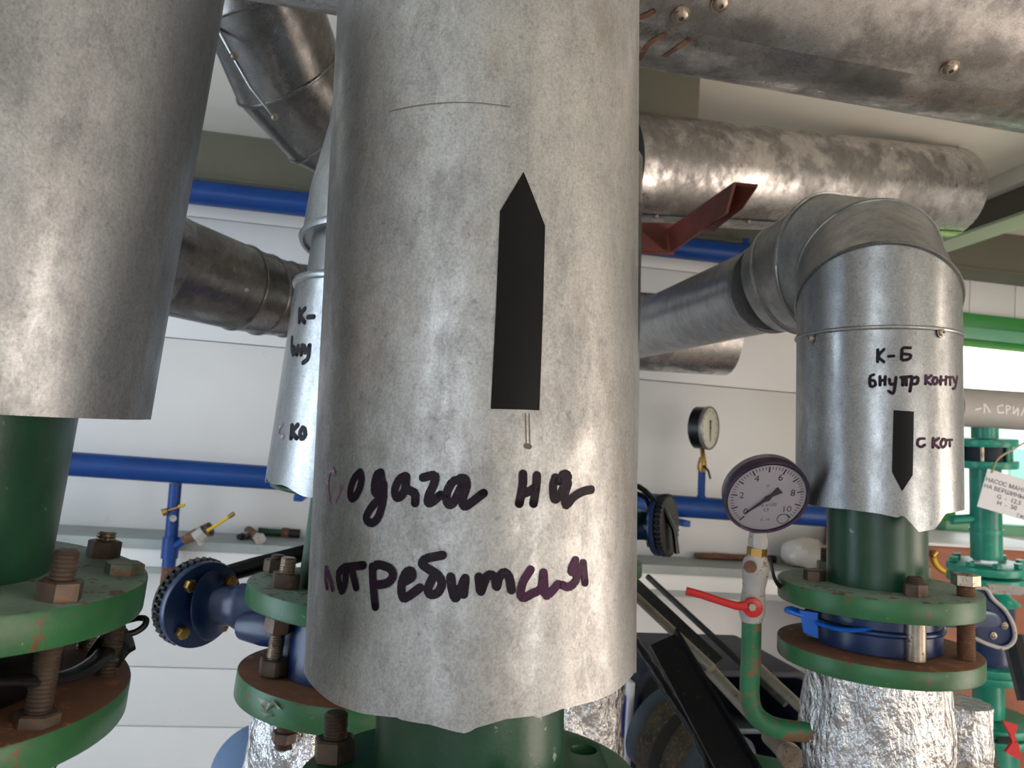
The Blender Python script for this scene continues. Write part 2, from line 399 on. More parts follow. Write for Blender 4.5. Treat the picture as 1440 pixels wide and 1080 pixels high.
def hexp(af, h, name='nut', hole=0.0):
    """hexagonal nut / bolt head with chamfered corners"""
    rr = af/math.sqrt(3); ch = 0.12*af
    prof = [(0.87, 0), (1.0, ch*0.35), (1.0, h-ch*0.35), (0.87, h)]
    vs_, fs = [], []
    for s, z_ in prof:
        for k in range(6):
            t = PI/3*k; vs_.append(V((rr*s*math.cos(t), rr*s*math.sin(t), z_)))
    for i in range(3):
        for k in range(6):
            k2 = (k+1) % 6; fs.append((i*6+k, i*6+k2, i*6+6+k2, i*6+6+k))
    fs.append(tuple(range(6))[::-1]); fs.append(tuple(range(18, 24)))
    return mesh(name, vs_, fs, 25)
def stud_mesh(d, L, pitch=0.0028, seg=20):
    prof = [(d*0.38, 0)]; z_ = d*0.1; n = max(2, int((L-2*d*0.1)/pitch)); p = (L-2*d*0.1)/n
    for i in range(n): prof += [(d*0.5, z_+p*i+p*0.15), (d*0.44, z_+p*i+p*0.6)]
    prof += [(d*0.5, L-d*0.1), (d*0.38, L)]
    return lathe_mesh('stud', prof, seg, 30)
# strokes drawn on a cylinder ------------------------------------------------------------
def strokes(name, cy, lines, width, mat, parent, tf, off=0.0006):
    """marker strokes lying on the jacket; strokes that touch form one letter, each letter its own part"""
    h = width/2; paths = []
    for ln in lines:
        pts = []
        for q in ln:
            th, t = cy.hit(*tf(q)); pts.append(V((th*cy.r, t, 0)))
        paths.append(spline(pts, 5) if len(pts) > 2 else [pts[0].lerp(pts[1], k/6) for k in range(7)])
    groups = []
    for p in paths:
        near = [g_ for g_ in groups if any((x-y).length < width*0.95 for q in g_ for x in q for y in p)]
        merged = [p]
        for g_ in near: merged += g_; groups.remove(g_)
        groups.append(merged)
    for gi, g_ in enumerate(groups):
        vs_, fs = [], []
        def add_poly(uv):
            b_ = len(vs_)
            for u, v in uv: vs_.append(cy.pt(u/cy.r, v, off))
            fs.append(tuple(range(b_, b_+len(uv))))
        for pts in g_:
            for i in range(len(pts)-1):
                a_, b_ = pts[i], pts[i+1]; d = (b_-a_)
                if d.length < 1e-6: continue
                d.normalize(); n = V((-d.y, d.x, 0))*h
                add_poly([(q.x, q.y) for q in (a_-n, b_-n, b_+n, a_+n)])
            for p in pts[::2]+[pts[-1]]:
                add_poly([(p.x+h*math.cos(2*PI*k/10), p.y+h*math.sin(2*PI*k/10)) for k in range(10)])
        world('letter' if name == 'lettering' else name, vs_, fs, mat, parent, 0)
def sticker(name, cy, poly, mat, parent, off=0.0009, thick=0.0004):
    uv = []
    for q in poly:
        th, t = cy.hit(*q); uv.append((th*cy.r, t))
    # scan-line strips, so that the sheet follows the curved jacket
    ts = sorted(set([round(b, 5) for a, b in uv])); rows = []
    lo, hi = ts[0], ts[-1]
    cuts = sorted(set(ts+[lo+(hi-lo)*k/40 for k in range(41)]))
    for t in cuts:
        xs = []
        for i in range(len(uv)):
            (x0, y0), (x1, y1) = uv[i], uv[(i+1) % len(uv)]
            if min(y0, y1)-1e-5 <= t <= max(y0, y1)+1e-5:
                if abs(y1-y0) < 1e-6: xs += [x0, x1]
                else: xs.append(x0+(x1-x0)*min(1, max(0, (t-y0)/(y1-y0))))
        rows.append((t, min(xs), max(xs)))
    n = 8; vs_, fs = [], []
    for s in (off, off-thick):
        for t, a, b in rows:
            for k in range(n+1): vs_.append(cy.pt((a+(b-a)*k/n)/cy.r, t, s))
    m_ = len(rows)*(n+1)
    for s in (0, m_):
        for i in range(len(rows)-1):
            for k in range(n):
                a = s+i*(n+1)+k; fs.append((a, a+1, a+n+2, a+n+1))
    return world(name, vs_, fs, mat, parent, 0)
def bolt_at(parent, cy, th, rb, t_lo, t_hi, d=0.02, mat='bolt', nuts=(), af=0.030, nh=0.018, nutmat=None, name='bolt', rot=0.3, tilt=0.0):
    """threaded stud on the bolt circle; nuts = axial positions of their lower faces"""
    if isinstance(th, tuple): th, rb = th
    base = Cyl(cy.o, cy.a, rb); p = base.pt(th, t_lo); m4 = cy.mat(0); m4 = m4.copy(); m4.translation = p
    if tilt: m4 = m4 @ Matrix.Rotation(tilt, 4, 'Y')
    s = link(name, stud_mesh(d, t_hi-t_lo), mat, parent, m4)
    for i, tn in enumerate(nuts):
        key = ('nut', af, nh)
        if key not in SH: SH[key] = {}
        nm = nutmat or mat
        if nm not in SH[key]: SH[key][nm] = hexp(af, nh)
        link('nut', SH[key][nm], nm, s, m4 @ Matrix.Translation((0, 0, tn-t_lo)) @ Matrix.Rotation(rot+i*0.5, 4, 'Z'))
    return s
SH = {}
def th_at(cy, rb, px, py, t):
    """angle on the bolt circle closest to a pixel looked at in plane t"""
    h = onplane(px, py, cy.ax(t), cy.a)-cy.o
    return math.atan2(h.dot(cy.e2), h.dot(cy.e1))
def thr_at(cy, rb, px, py, t, lo=0.85, hi=1.08):
    h = onplane(px, py, cy.ax(t), cy.a)-cy.o; a, b = h.dot(cy.e1), h.dot(cy.e2)
    return math.atan2(b, a), min(max(math.hypot(a, b), rb*lo), rb*hi)
def flange(name, parent, cy, r, t_top, thick, mat, topmat=None, holes=(), hole_r=0.011, rb=0.12, botmat=None):
    loops = [circ(r, 96)]
    for th in holes: loops.append(circ(hole_r, 20, rb*math.cos(th), rb*math.sin(th)))
    me = plate_mesh(name, loops, thick, 0.002)
    o = link(name, me, mat, parent, cy.mat(t_top-thick))
    if topmat:
        me.materials.append(MATS[topmat])
        for p in me.polygons:
            if p.normal.z > 0.9: p.material_index = 1
    return o
def screw(parent, p, n, r=0.006, mat='bolt_bright', name='screw'):
    """pan head screw with washer and a cross recess"""
    key = ('screw', round(r, 4))
    if key not in SH:
        SH[key] = lathe_mesh('screw', [(r*1.35, 0), (r*1.35, r*0.22), (r*1.0, r*0.26), (r*0.95, r*0.6), (r*0.6, r*0.85), (r*0.34, r*0.9), (r*0.28, r*0.45)], 20)
        SH[key].materials.append(MATS[mat])
    u, v = frame_of(n); return link(name, SH[key], None, parent, basis(u, v, n.normalized(), p))
def foilpipe(name, cy, t0, t1, r, parent, seed, amp=0.10, prof=None):
    rnd = random.Random(seed); seg, nz = 90, 60; vs_, fs = [], []
    from mathutils import noise as mn
    for j in range(nz+1):
        t = t0+(t1-t0)*j/nz
        for k in range(seg):
            th = 2*PI*k/seg; c_, s_ = math.cos(th), math.sin(th)
            q = V((c_*2.2, s_*2.2, t*14+seed*7.3)); q2 = V((c_*9, s_*9, t*60+seed))
            rr = r*(1+amp*mn.noise(q)+amp*0.30*abs(mn.noise(q2))+0.14*amp*mn.noise(q2*2.3))
            if prof: rr *= prof(j/nz)
            vs_.append(Cyl(cy.o, cy.a, rr).pt(th, t))
    for j in range(nz):
        for k in range(seg):
            k2 = (k+1) % seg; fs.append((j*seg+k, j*seg+k2, (j+1)*seg+k2, (j+1)*seg+k))
    fs.append(tuple(range(seg))); fs.append(tuple(nz*seg+k for k in range(seg)))
    return world(name, vs_, fs, 'foil', parent, 25)
def gored(parent, pts, rads, mat, seg=72, beads=(), bead=0.003, names='elbow_segment', thick=0.0):
    """mitred sheet-metal tube: every straight gore its own part, rolled beads on the chosen seams"""
    pts = [V(p) for p in pts]; n = len(pts); dirs = [(pts[i+1]-pts[i]).normalized() for i in range(n-1)]
    u, v = frame_of(dirs[0]); rings = []
    for i in range(n-1):
        d = dirs[i]; u = (u-d*u.dot(d)).normalized(); v = d.cross(u)
        ends = []
        for e in (i, i+1):
            nn = d if e in (0, n-1) else (dirs[e-1]+dirs[e]).normalized()
            loop = []
            for k in range(seg):
                t = 2*PI*k/seg; o_ = (u*math.cos(t)+v*math.sin(t))*rads[e]
                loop.append(pts[e]+o_-d*(o_.dot(nn)/d.dot(nn)))
            ends.append(loop)
        vs_ = ends[0]+ends[1]; fs = [(k, (k+1) % seg, seg+(k+1) % seg, seg+k) for k in range(seg)]
        if i == n-2: fs.append(tuple(range(seg, 2*seg)))
        if i == 0: fs.append(tuple(range(seg))[::-1])
        nm = names if isinstance(names, str) else names[i]
        world(nm, vs_, fs, mat, parent, 40); rings.append(ends)
        if i in beads:
            lp = ends[0]; cen = pts[i]
            vv, ff = [], []
            for k in range(seg):
                o_ = (lp[k]-cen).normalized()
                for j in range(6): ph = 2*PI*j/6; vv.append(lp[k]+o_*(bead*math.cos(ph))+d*(bead*1.3*math.sin(ph)))
            for k in range(seg):
                for j in range(6): k2 = (k+1) % seg; j2 = (j+1) % 6; ff.append((k*6+j, k2*6+j, k2*6+j2, k*6+j2))
            world('seam_bead', vv, ff, mat, parent, 60)
    return rings

# ------------------------------------------------------------------ the room
X0, X1, Y0, H = -3.2, 3.6, -2.4, 2.66
def struct(o): o['kind'] = 'structure'; return o
struct(box('floor', (X0-0.1, Y0-0.1, -0.1), (X1+0.1, WALL+0.1, 0), 'floor', None, 0))
struct(box('ceiling', (X0-0.1, Y0-0.1, H), (X1+0.1, WALL+0.1, H+0.1), 'ceil', None, 0))
struct(box('wall_left', (X0-0.1, Y0, 0), (X0, WALL, H), 'wall', None, 0))
struct(box('wall_right', (X1, Y0, 0), (X1+0.1, WALL, H), 'wall', None, 0))
struct(box('wall_rear', (X0, Y0-0.1, 0), (X1, Y0, H), 'wall', None, 0))
wz1 = onwall(1400, 468).z; wz0 = onwall(1400, 742).z; wx0 = onwall(1335, 600).x; wx1 = wx0+1.5
wb = bpy.data.objects.new('wall_back', None); COL.objects.link(wb); place(wb, Matrix.Translation(V((0, WALL, 0)))); struct(wb)
wb['label'] = 'white sandwich panel wall behind the pipes'
def wpiece(x0, x1, z0, z1):
    if x1-x0 > 0.01 and z1-z0 > 0.01: box('panel', (x0+0.002, WALL, z0+0.0018), (x1-0.002, WALL+0.05, z1-0.0018), 'wall', wb, 0.0012)
for x0_, x1_, z0_, z1_ in ((X0, wx0, 0, H), (wx1, X1, 0, H), (wx0, wx1, 0, wz0), (wx0, wx1, wz1, H)):
    box('backing', (x0_, WALL+0.045, z0_), (x1_, WALL+0.10, z1_), 'grout', wb, 0)
zs = [0, onwall(250, 1022).z, onwall(250, 939).z, onwall(250, 800).z, onwall(320, 482).z, onwall(320, 310).z, H]
for a, b in zip(zs[:-1], zs[1:]):
    cuts = [X0, -0.9 if a > 1.4 else X0, wx0]
    for xa, xb in zip(cuts[:-1], cuts[1:]): wpiece(xa, xb, a, b)
    wpiece(wx1, X1, a, b)
wpiece(wx0, wx1, 0, wz0)
xs = [wx0, onwall(1364, 410).x, onwall(1428, 410).x, wx1]
for a, b in zip(xs[:-1], xs[1:]): wpiece(a, b, wz1, H)

# window with green frame
win = bpy.data.objects.new('window_1', None); COL.objects.link(win); place(win, Matrix.Translation(V((wx0, WALL, wz0)))); struct(win)
zt = onwall(1400, 446).z; zm = onwall(1400, 466).z; zb = onwall(1400, 489).z
box('window_frame', (wx0-0.05, WALL-0.03, zm), (wx1+0.05, WALL+0.06, zt), 'frame', win, 0.004)
box('window_frame', (wx0-0.05, WALL-0.045, zb+0.02), (wx1+0.05, WALL+0.05, zm), 'frame_pale', win, 0.004)
box('window_frame', (wx0-0.05, WALL-0.035, zb), (wx1+0.05, WALL+0.05, zb+0.02), 'frame', win, 0.004)
box('window_frame', (wx0-0.05, WALL-0.03, wz0), (wx0+0.02, WALL+0.06, zb), 'frame', win, 0.004)
box('window_sill', (wx0-0.05, WALL-0.06, wz0-0.03), (wx1+0.05, WALL+0.06, wz0+0.02), 'frame_pale', win, 0.004)
xm = onwall(1500, 600).x
box('window_frame', (xm, WALL-0.01, wz0), (xm+0.05, WALL+0.05, zb), 'frame', win, 0.004)
box('window_pane', (wx0+0.02, WALL+0.02, wz0+0.02), (xm, WALL+0.024, zb), 'glass', win, 0)
box('window_pane', (xm+0.05, WALL+0.02, wz0+0.02), (wx1, WALL+0.024, zb), 'glass', win, 0)
# outdoors
gnd = struct(box('ground_outside', (-10, WALL+0.2, -0.6), (30, 40, -0.5), 'lawn', None, 0)); gnd['label'] = 'sunlit grass outside the window'
hs = thing('house', (13, 18, -0.5), 'white house standing across the grass outside the window', 'building')
box('house_wall', (7, 17, -0.5), (24, 22, 3.4), 'house', hs, 0.02)
box('house_roof', (6.6, 16.6, 3.4), (24.4, 22.4, 3.8), 'housewin', hs, 0.05)
for k in range(4): box('house_window', (8.6+3.4*k, 16.93, 1.0), (10.4+3.4*k, 17.02, 2.4), 'housewin', hs, 0.01)

# ceiling beams
zb0 = onplane(330, 256, (0, WALL-0.16, 0), V((0, 1, 0))).z
bw = struct(bpy.data.objects.new('trim_1', None)); COL.objects.link(bw); place(bw, Matrix.Translation(V((0, WALL-0.1, zb0)))); bw['label'] = 'olive steel channel along the top of the back wall'
box('beam_web', (X0, WALL-0.16, zb0+0.012), (X1, WALL-0.148, H), 'olive', bw, 0)
box('beam_flange', (X0, WALL-0.17, zb0), (X1, WALL, zb0+0.012), 'olive', bw, 0.002)
zc = zb0+0.0
pa = onplane(1308, 353, (0, 0, zc), _z); pb = onplane(1440, 297, (0, 0, zc), _z)
xb_ = (pa.x+pb.x)/2
bc = struct(bpy.data.objects.new('trim_2', None)); COL.objects.link(bc); place(bc, Matrix.Translation(V((xb_, 1, zc)))); bc['label'] = 'olive steel beam crossing under the ceiling'
box('beam_web', (xb_+0.035, Y0, zc+0.012), (xb_+0.047, WALL-0.17, H), 'olive', bc, 0)
box('beam_flange', (xb_-0.01, Y0, zc), (xb_+0.10, WALL-0.17, zc+0.012), 'palegreen', bc, 0.002)
box('cream_strip', (xb_+0.0, Y0, H-0.06), (xb_+0.06, WALL-0.17, H), 'ceil', bc, 0.002)  # strip in the ceiling's cream, added between ceiling and web
# a darker hanger beam seen past the supply pipe
hp = onplane(925, 130, (0, 2.2, 0), V((0, 1, 0)))
hb = struct(box('trim_3', (hp.x-0.24, 1.9, H-0.2), (hp.x+0.02, 2.8, H), 'olive', None, 0.003)); hb['label'] = 'dark olive hanger beam under the ceiling behind the main pipe'

# ledge along the wall
lz = onwall(265, 761, 0.25).z
led = struct(bpy.data.objects.new('trim_4', None)); COL.objects.link(led); place(led, Matrix.Translation(V((0, WALL-0.1, lz)))); led['label'] = 'grey ledge running along the back wall'
box('ledge_top', (X0, WALL-0.25, lz-0.012), (wx0+0.1, WALL-0.004, lz), 'ledge', led, 0.003)
box('ledge_lip', (X0, WALL-0.258, lz-0.032), (wx0+0.1, WALL-0.25, lz+0.001), 'ledge', led, 0.002)
box('ledge_front', (X0, WALL-0.245, lz-0.092), (wx0+0.1, WALL-0.004, lz-0.0125), 'wall', led, 0.002)
box('ledge_shadow_strip', (X0, WALL-0.23, lz-0.118), (wx0+0.1, WALL-0.004, lz-0.092), 'ledge', led, 0.002)  # solid grey strip standing in for the shadow under the ledge

# ------------------------------------------------------------------ main supply pipe
CM = cyl_edges((475, 0), (427, 945), (899, 0), (895, 945), 0.67)
t_edge = [CM.hit(*q) for q in ((428, 945), (441, 966), (470, 990), (508, 1003), (558, 1009), (562, 1012), (605, 1019), (640, 1029), (656, 1032), (668, 1024), (712, 1011), (754, 1006), (757, 1010), (790, 997), (860, 976), (885, 955), (893, 944))]
t_edge.sort()
def bot_main(th):
    if th <= t_edge[0][0] or th >= t_edge[-1][0]:
        return t_edge[0][1]+0.004*math.sin(7*th)
    for (a, ta), (b, tb) in zip(t_edge[:-1], t_edge[1:]):
        if a <= th <= b: return ta+(tb-ta)*(th-a)/(b-a+1e-9)
tt = CM.hit(690, -420)[1]
main = thing('supply_pipe', CM.ax(CM.t_of(655, 1100)), 'big insulated riser in worn galvanised sheet with a black up arrow and two-line marker writing', 'pipe')
shell('jacket', CM, 0, tt, 'galv_main', main, 220, 0.0012, bottom=bot_main, nz=60)
t_sc = CM.hit(645, 147)[1]
PM = CM.with_r(0.0795); tf_main = CM.t_of(650, 1086)
tube('green_pipe', [PM.ax(tf_main-0.012), PM.ax(tf_main+0.22)], PM.r, 'green', main, 64)
insl = CM.with_r(CM.r-0.004)
shell('insulation', insl, CM.hit(600, 930)[1], CM.hit(600, 880)[1], 'rubber', main, 64, 0.055, nz=1)
RB = 0.118
hl = [th_at(CM, RB, 818, 1054, tf_main)]
th0 = th_at(CM, RB, 468, 1052, tf_main); thm = thr_at(CM, RB, 470, 1068, tf_main)
flange('flange', main, CM, 0.1425, tf_main, 0.026, 'green_flange', 'green_flange', hl, 0.0125, RB)
bolt_at(main, CM, thm, RB, tf_main-0.075, tf_main+0.040, 0.021, 'bolt', (tf_main,), 0.032, 0.019)
bolt_at(main, CM, th0-PI*0.55, RB, tf_main-0.075, tf_main+0.034, 0.021, 'bolt', (tf_main,), 0.032, 0.019)
bolt_at(main, CM, th0+PI*0.75, RB, tf_main-0.075, tf_main+0.034, 0.021, 'bolt', (tf_main,), 0.032, 0.019)
sticker('arrow_sticker', CM, [(736, 242), (766, 318), (763, 440), (758, 577), (690, 575), (697, 440), (703, 297)], 'tape', main)
tfm = lambda q: (430+q[0]*220/1080, 640+q[1]*220/1080)
tfn = lambda q: (630+q[0]*220/1080, 640+q[1]*220/1080)
WS = 0.0063
strokes('faded_letter', CM, [[(160, 295), (150, 210), (165, 120), (185, 95), (200, 130)], [(205, 315), (220, 270), (245, 225)]], 0.004, 'ink_faded', main, tfm)
strokes('lettering', CM, [
    [(375, 120), (335, 165), (310, 240), (312, 290), (335, 295), (370, 240), (388, 165), (378, 120)],
    [(520, 120), (490, 140), (475, 210), (480, 260), (505, 255), (528, 190), (520, 120)], [(540, 200), (538, 260), (530, 340), (500, 430), (460, 468), (420, 445), (430, 400), (480, 330), (540, 285)],
    [(690, 145), (650, 165), (618, 230), (622, 285), (650, 290), (685, 240), (695, 150), (693, 220), (720, 245), (755, 265), (756, 330)],
    [(810, 155), (890, 140), (885, 200), (850, 280), (845, 325), (870, 325), (930, 275)],
    [(1085, 165), (1015, 185), (972, 270), (982, 335), (1015, 335), (1050, 270), (1085, 195)],
    ], WS, 'ink', main, tfm)
strokes('lettering', CM, [
    [(85, 160), (118, 165), (128, 215), (100, 305), (112, 352), (150, 335), (245, 262)],
    [(517, 130), (515, 210), (492, 335)], [(510, 270), (560, 250), (600, 225)], [(613, 140), (608, 220), (590, 335)],
    [(740, 155), (725, 215), (730, 290), (745, 305), (775, 270), (800, 215), (830, 150), (800, 130), (760, 180)], [(830, 195), (808, 270), (815, 345), (870, 285), (935, 250), (990, 238)],
    ], WS, 'ink', main, tfn, 0.0007)
strokes('lettering', CM, [[(143, 780), (140, 850), (150, 915)], [(143, 785), (170, 850), (188, 925)]], 0.0042, 'ink_purple', main, tfm)
strokes('lettering', CM, [
    [(255, 785), (228, 830), (250, 935), (275, 880), (280, 800)], [(270, 775), (400, 760)], [(320, 790), (335, 850), (350, 910)],
    [(462, 770), (468, 900), (482, 1045)], [(470, 780), (500, 755), (580, 780), (605, 830), (570, 880), (500, 895)],
    [(690, 870), (735, 840), (730, 800), (695, 810), (665, 880), (665, 960), (690, 985), (790, 915)],
    [(945, 690), (830, 715), (805, 750), (840, 780), (915, 830), (940, 890), (910, 950), (860, 960), (845, 920), (880, 840)],
    [(1000, 840), (1010, 920), (1035, 985), (1065, 920)],
    ], WS, 'ink', main, tfm, 0.0008)
strokes('lettering', CM, [
    [(20, 840), (30, 920), (50, 985), (85, 930), (118, 850), (108, 960)],
    [(213, 840), (225, 940), (245, 890), (275, 830), (320, 840), (335, 910), (350, 850), (385, 810), (420, 840), (438, 930)],
    ], WS, 'ink', main, tfn, 0.0008)
strokes('lettering', CM, [
    [(570, 790), (520, 870), (500, 950), (520, 985), (580, 955), (640, 920), (658, 810), (665, 900), (680, 970), (760, 890)],
    [(880, 725), (850, 790), (870, 810), (905, 770), (880, 870), (830, 910), (785, 895)], [(932, 745), (945, 880)],
    ], WS*0.95, 'ink_purple', main, tfn, 0.0009)
strokes('glue_mark', CM, [[(739, 582), (740, 628)], [(744, 582), (745, 628)]], 0.0007, 'stain', main, lambda q: q)
strokes('glue_mark', CM, [[(740, 627), (744, 628)]], 0.004, 'stain', main, lambda q: q)
strokes('scratch', CM, [[(548, 157), (600, 147), (650, 144), (716, 150)]], 0.0005, 'stain', main, lambda q: q)

# ------------------------------------------------------------------ left riser, its black valve and foil-wrapped pipe below
CL = cyl_edge((315, 0), (212, 590), _z, 0.70, 0.160, RIGHT)
tl0 = CL.hit(100, 587)[1]
tle = sorted(CL.hit(*q) for q in ((-60, 578), (0, 583), (60, 586), (110, 588), (165, 590), (208, 590)))
def bot_left(th):
    if th <= tle[0][0]: return tle[0][1]
    if th >= tle[-1][0]: return tle[-1][1]
    for (a, ta), (b, tb) in zip(tle[:-1], tle[1:]):
        if a <= th <= b: return ta+(tb-ta)*(th-a)/(b-a+1e-9)
left = thing('insulated_riser', CL.ax(tl0-0.2), 'wide galvanised jacket over a dark green pipe, without any writing', 'pipe')
shell('jacket', CL, tl0, CL.hit(50, -380)[1], 'galv_left', left, 180, 0.0015, nz=40, wob=0.0007, seed=4, bottom=bot_left)
shell('insulation', CL.with_r(CL.r-0.004), tl0+0.025, tl0+0.07, 'rubber', left, 64, 0.045, nz=1)
FL = CL.with_r(0.178); RBL = 0.148
tlf = FL.hit(60, 858)[1]; tll = FL.hit(60, 1033)[1]
pipe_l = cyl_edge((135, 590), (105, 790), CL.a, 0.70, 0.109, RIGHT)
tube('green_pipe', [CL.ax(tlf-0.01), CL.ax(tl0+0.05)], 0.109, 'green', left, 72)
flange('flange', left, CL, 0.178, tlf, 0.026, 'green_flange', 'flange_top')
def bl(px, py): return thr_at(CL, RBL, px, py, tlf)
bolt_at(left, CL, bl(94, 845), RBL, tll-0.035, tlf+0.032, 0.0165, 'bolt', (tlf-0.001, tlf-0.085), 0.0245, 0.014, rot=0.7)
bolt_at(left, CL, bl(152, 782), RBL, tll-0.02, tlf+0.022, 0.0165, 'bolt_bright', (tlf-0.001,), 0.0235, 0.015, 'bolt', rot=0.2)
bolt_at(left, CL, bl(175, 806), RBL, tll-0.03, tlf+0.002, 0.017, 'bolt', (tlf-0.001,), 0.0255, 0.010, 'bolt_green', name='bolt', rot=0.1)
for k in range(2): bolt_at(left, CL, bl(94, 845)[0]-0.7*(k+1)-0.1, RBL, tll-0.035, tlf+0.036, 0.021, 'bolt', (tlf-0.001,), 0.033, 0.018)
vl = thing('butterfly_valve', CL.ax(tll), 'black wafer valve clamped between thick green flanges of the widest pipe', 'valve')
shell('valve_body', CL.with_r(0.128), tll+0.002, tlf-0.031, 'black', vl, 72, 0.05, nz=1)
LV = CL.with_r(0.157)
lev = [LV.pt(*LV.hit(*q)) for q in ((-30, 958), (20, 957), (60, 957), (100, 950), (125, 938), (142, 925), (152, 914))]
tube('lever', spline(lev, 6), 0.0075, 'black', vl, 14, squash=(1.0, 0.55))
d0 = (lev[-1]-C).dot(FWD)
tube('lever_paddle', spline([P(143, 934, d0-0.003), P(152, 918, d0), P(166, 902, d0+0.012), P(182, 892, d0+0.02)], 5), [0.008]+[0.0135]*14+[0.007], 'black', vl, 18, squash=(0.45, 1.0))
tube('lever_loop', spline([P(172, 893, d0+0.015), P(190, 889, d0+0.02), P(203, 880, d0+0.025), P(205, 871, d0+0.03), P(195, 869, d0+0.035), P(178, 873, d0+0.04)], 5), 0.0026, 'black', vl, 10)
lowl = thing('foil_wrapped_pipe', CL.ax(0.0-1.0), 'foil wrapped pipe under a rusty-faced flange below the black wafer valve', 'pipe')
flange('flange', lowl, CL, 0.178, tll, 0.025, 'green_flange', 'rust_face')
foilpipe('foil_wrap', CL.with_r(0.12), tll-0.75, tll-0.026, 0.135, lowl, 3, 0.12)

# ------------------------------------------------------------------ riser marked K (half hidden by the main pipe)
CK = cyl_edge((415, 398), (371, 686), _z, 1.0, 0.138, -RIGHT)
kb = CK.hit(415, 690)[1]; kt = CK.hit(440, 386)[1]
rk = thing('marked_riser', CK.ax(kb-0.3), 'galvanised riser half hidden behind the main pipe, marked with black letters, rolled collar on top', 'pipe')
shell('jacket', CK, kb, kt, 'galv_k', rk, 140, 0.0012, nz=24, bottom=lambda th: kb+0.004*math.sin(4*th)+0.002*math.sin(13*th))
ring('rolled_collar', CK, kt, 0.006, 'galv_k', rk, -0.002)
kt2 = CK.hit(440, 322)[1]
shell('neck_sheet', CK.with_r(0.126), kt-0.01, kt2+0.01, 'galv_k', rk, 96)
u_k = (P(640, 120, 1.15)-CK.ax(kt2)).normalized()
gored(rk, [CK.ax(kt2), CK.ax(kt2)+CK.a*0.05+u_k*0.01, P(598, 215, 1.08), P(655, 170, 1.16)], [0.139, 0.139, 0.136, 0.132], 'galv_k', 72, (0, 2), 0.004)
insk = CK.with_r(0.13)
shell('insulation', insk, kb+0.01, kb+0.05, 'rubber', rk, 64, 0.045, nz=1)
FK = CK.with_r(0.139); RBK = 0.119
tkf = FK.hit(391, 841)[1]; tkl = FK.hit(385, 980)[1]
tube('green_pipe', [CK.ax(tkf-0.01), CK.ax(kb+0.04)], 0.08, 'green', rk, 64)
ring('torn_edge', CK.with_r(0.128), kb-0.001, 0.004, 'green', rk, 0.0, 64)
flange('flange', rk, CK, 0.141, tkf, 0.024, 'green_flange', 'flange_top')
def bk(px, py): return thr_at(CK, RBK, px, py, tkf)
bolt_at(rk, CK, bk(408, 826), RBK, tkl-0.002, tkf+0.036, 0.019, 'bolt_bright', (tkf-0.001, tkf-0.053, tkl+0.002), 0.030, 0.019, 'bolt', rot=0.3)
bolt_at(rk, CK, bk(376, 801), RBK, tkl+0.02, tkf+0.022, 0.019, 'bolt', (tkf-0.001, tkl+0.048), 0.030, 0.017, rot=0.6)
bolt_at(rk, CK, bk(412, 774), RBK, tkl+0.02, tkf+0.030, 0.019, 'bolt_bright', (tkf-0.001,), 0.032, 0.020, 'bolt', rot=0.1)
tk3 = lambda q: (360+q[0]/3, 360+q[1]/3)
strokes('lettering', CK, [[(184, 225), (183, 278)], [(207, 222), (188, 250), (205, 280)], [(219, 258), (244, 256)],
    [(152, 345), (151, 385), (158, 415), (166, 400), (158, 385)], [(178, 380), (174, 415)], [(195, 378), (191, 415)], [(177, 398), (193, 396)],
    [(203, 380), (210, 408), (226, 378)], [(226, 378), (220, 430), (200, 450)],
    [(152, 715), (148, 768)], [(176, 713), (154, 742), (172, 768)], [(197, 725), (186, 745), (192, 770), (207, 757), (205, 732), (197, 725)]], 0.0062, 'ink', rk, tk3)
strokes('faded_letter', CK, [[(112, 710), (99, 728), (98, 755), (115, 762)]], 0.004, 'ink_faded', rk, tk3)

vk = thing('butterfly_valve', CK.ax(tkl), 'navy blue neck valve with a notched round plate, clamped under the marked riser', 'valve')
tmid = (tkf-0.024+tkl)/2
shell('valve_body', CK.with_r(0.088), tkl+0.0015, tkf-0.0255, 'blue_valve', vk, 64, 0.03, nz=1)
dl = P(282, 850, 1.02)           # plate centre
nk0 = CK.ax(CK.t_of(500, 868)); nk0 = P(470, 866, 1.0)
nd = (dl-nk0).normalized()
tube('valve_lug', [P(345, 880, 0.97), P(372, 883, 0.955), P(425, 890, 0.94)], [0.018, 0.022, 0.022], 'blue_valve', vk, 20)
tube('valve_neck', spline([nk0, P(400, 858, 1.0), P(345, 853, 1.01), P(312, 851, 1.015), P(298, 851, 1.018)], 5), [0.030]*12+[0.026]*5+[0.030, 0.036, 0.044, 0.046], 'blue_valve', vk, 32)
zz = (P(255, 836, 1.005)-P(292, 850, 1.02)).normalized()
axn = (RIGHT*-0.80 + UP*0.10 - FWD*-0.55).normalized()
def disc_frame(n, up=UP):
    x = up.cross(n).normalized(); y = n.cross(x); return x, y, n
xx, yy, nn_ = disc_frame(axn)
dc = P(287, 851, 1.02)
pl = link('valve_plate', plate_mesh('valve_plate', [circ(0.058, 64)], 0.012, 0.002), 'blue_valve', vk, basis(xx, yy, nn_, dc))
teeth = []
for k in range(144):
    t = 2*PI*k/144; rr = 0.060 if (k % 4) < 2 else 0.054
    teeth.append((rr*math.cos(t), rr*math.sin(t)))
link('notched_plate', plate_mesh('notched_plate', [teeth], 0.012, 0.0008, 25), 'rubber', vk, basis(xx, yy, nn_, dc+nn_*0.014))
link('notch_cover', plate_mesh('notch_cover', [circ(0.057, 48)], 0.004, 0.0008), 'black', vk, basis(xx, yy, nn_, dc+nn_*0.0265))
